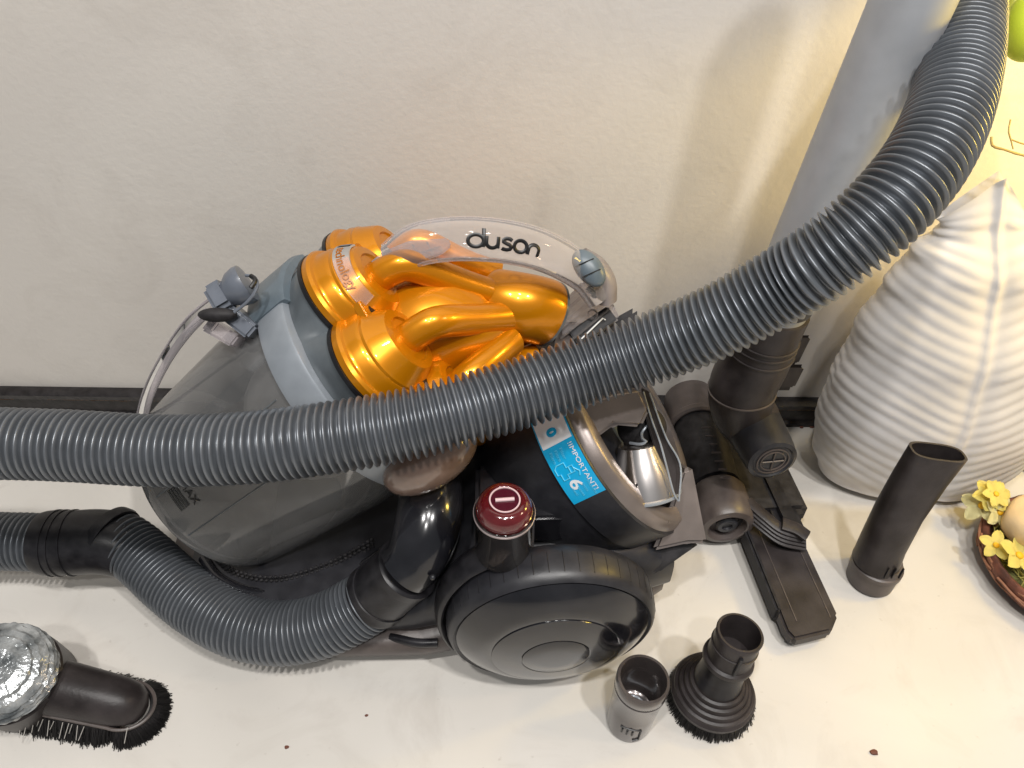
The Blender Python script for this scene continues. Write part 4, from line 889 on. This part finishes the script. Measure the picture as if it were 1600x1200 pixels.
for i in range(420):
    a = random.uniform(0, 2*PI); r_ = .074*NS*math.sqrt(random.random()); p0 = nc+V((math.cos(a)*r_, math.sin(a)*r_, .020+random.uniform(0, .008)))
    d = V((random.gauss(0, 1), random.gauss(0, 1), random.gauss(0, .35))).normalized()*.012; k_ = V((random.gauss(0, 1), random.gauss(0, 1), random.gauss(0, .6)))*.004
    pp, _, _ = spline([p0-d*.5, p0+k_, p0+d*.5], .004); sweep(bm, pp, .00045, 4, caps=False)
obj('dry_moss', bm, 'moss', nest, kind='stuff')
obj('moss_bed', L(nc, (0, 0, 1), [(.078, .014), (.070, .019), (.04, .021), (0, .022)], seg=48, fn=bk, sx=NS, sy=NS), mat('dark_moss', (.055, .055, .012), .9, nz=1.5, ns=120, bump=1, bs=90), nest)
def flower(px, py, z, size, mt, tiltv, npet=5, lab=None):
    c = atZ(px, py, z); X_, Y_, Z_ = basis(V(tiltv))
    ctr = obj('flower', ellipsoid(c+Z_*.0008, X_, Y_, Z_, size*.20, size*.20, size*.12, 14, 8), 'pistil', nest, label=lab)
    for k in range(npet):
        a = 2*PI*k/npet+random.uniform(-.1, .1); d = X_*math.cos(a)+Y_*math.sin(a); e = Z_.cross(d); bm = bmesh.new(); rows = []
        for i in range(7):
            t = i/6; hw = size*.36*math.sin(PI*min(1, .10+t*.86))**.7; row = []
            for j in range(5):
                s = j/2-1; row.append(bm.verts.new(c+d*(size*(.12+t*.92))+e*hw*s+Z_*(size*(.20*t-.18*t*t*t+.10*s*s*t+.03*math.sin(j*2+k)))))
            rows.append(row)
        for i in range(6):
            for j in range(4): bm.faces.new((rows[i][j], rows[i][j+1], rows[i+1][j+1], rows[i+1][j]))
        bmesh.ops.solidify(bm, geom=bm.faces[:], thickness=.0005); obj('petal', bm, mt, ctr, sharp=70)
flower(1556, 852, .034, .0135, 'petal', (-.3, -.45, 1))
flower(1548, 775, .050, .016, 'petal', (-.1, -.4, 1), 6)
flower(1556, 772, .056, .013, 'petal', (.1, -.5, 1), 6)
flower(1535, 790, .040, .018, 'petalc', (-.8, -.3, .8))
flower(1592, 868, .036, .018, 'petal', (.2, -.3, 1))
flower(1562, 800, .042, .016, 'petalc', (.2, -.8, .8), 5)
bm = bmesh.new(); bmesh.ops.create_uvsphere(bm, u_segments=40, v_segments=24, radius=1); ec = atZ(1632, 822, .045)
for v in bm.verts:
    d = 1+.10*noise.noise(v.co*1.6)+.03*noise.noise(v.co*6); v.co = ec+V((v.co.x*.034*d, v.co.y*.030*d, v.co.z*.026*d))
tag(obj('ornament_chick', bm, 'egg', loc=ec), 'fuzzy beige rounded ornament nestled in the bark bowl among yellow flowers', 'ornament')
# ------------------------------------------------------------------ twig and green ornament, yellow box standing in for lit floor at the far right
def tw(x, y, d=.545): return atD(x, y, d)
pb_ = V((.80, .44, 0))
twg = thing('fruit_branch', pb_, 'dry forked branch with a lime green fruit at the top right corner, above the vase', 'branch')
obj('pot', L(pb_, (0, 0, 1), [(0, 0), (.034, 0), (.044, .075), (.048, .076), (.048, .088), (.042, .088), (.040, .07), (0, .068)], seg=48), 'vase', twg)
pp, rd, _ = spline([(pb_+V((0, 0, .06)), .006), (V((.78, .46, .25)), .005), (V((.71, .48, .42)), .004), (V((.66, .49, .56)), .0025)], .005)
bm = bmesh.new(); sweep(bm, pp, rd, 12); mst = obj('main_stem', bm, 'twig', twg)
for path, r_, end in (([(1549, 214), (1551, 228), (1570, 234), (1592, 241), (1620, 247), (1700, 262)], .0009, V((.745, .47, .34))), ([(1579, 187), (1576, 205), (1580, 220), (1583, 233)], .0006, None), ([(1580, 218), (1600, 225), (1640, 232)], .0006, None)):
    pw3 = [tw(x, y) for x, y in path]
    if end: pw3.append(end)
    pp, _, _ = spline(pw3, .003); bm = bmesh.new(); sweep(bm, pp, [r_*(1+.35*noise.noise(V((i*.7, r_*1e4, 0)))) for i in range(len(pp))], 8); obj('twig' if r_ > .0008 else 'side_shoot', bm, 'twig', twg)
gc = tw(1612, 40, .50)
grn = obj('green_fruit', ellipsoid(gc, rgt+upv*.2, upv, fwd, .0175, .0225, .018, 40, 24), 'green', twg)
pp, _, _ = spline([gc+upv*.020, gc+upv*.035+rgt*.02, V((.50, .49, .545)), V((.667, .49, .54))], .004)
bm = bmesh.new(); sweep(bm, pp, .0011, 8); obj('stalk', bm, 'twig', grn)
lf_ = bmesh.new(); pp, rd, _ = spline([(gc+upv*.034+rgt*.015, .002), (tw(1580, -22, .515), .006), (tw(1570, 10, .52), .008), (tw(1567, 45, .52), .005), (tw(1558, 70, .52), .001)], .002); sweep(lf_, pp, rd, 16, ref=fwd, sx=.3)
obj('leaf', lf_, mat('leaf_olive', (.34, .34, .03), .5, nz=.3), grn)
pc = atZ(1640, 740, 0)
yb = obj('yellow_floor_glow', boxd(bmesh.new(), V((.640, .545, .011)), (1, .35, 0), (-.35, 1, 0), (0, 0, 1), .20, .12, .022, .003), mat('pale_yellow', (.80, .72, .25), .6), loc=V((.64, .545, 0)))  # yellow light on the floor put in as a coloured box
tag(yb, 'flat yellow box standing in for yellow light on the floor, right of the vase', 'box')
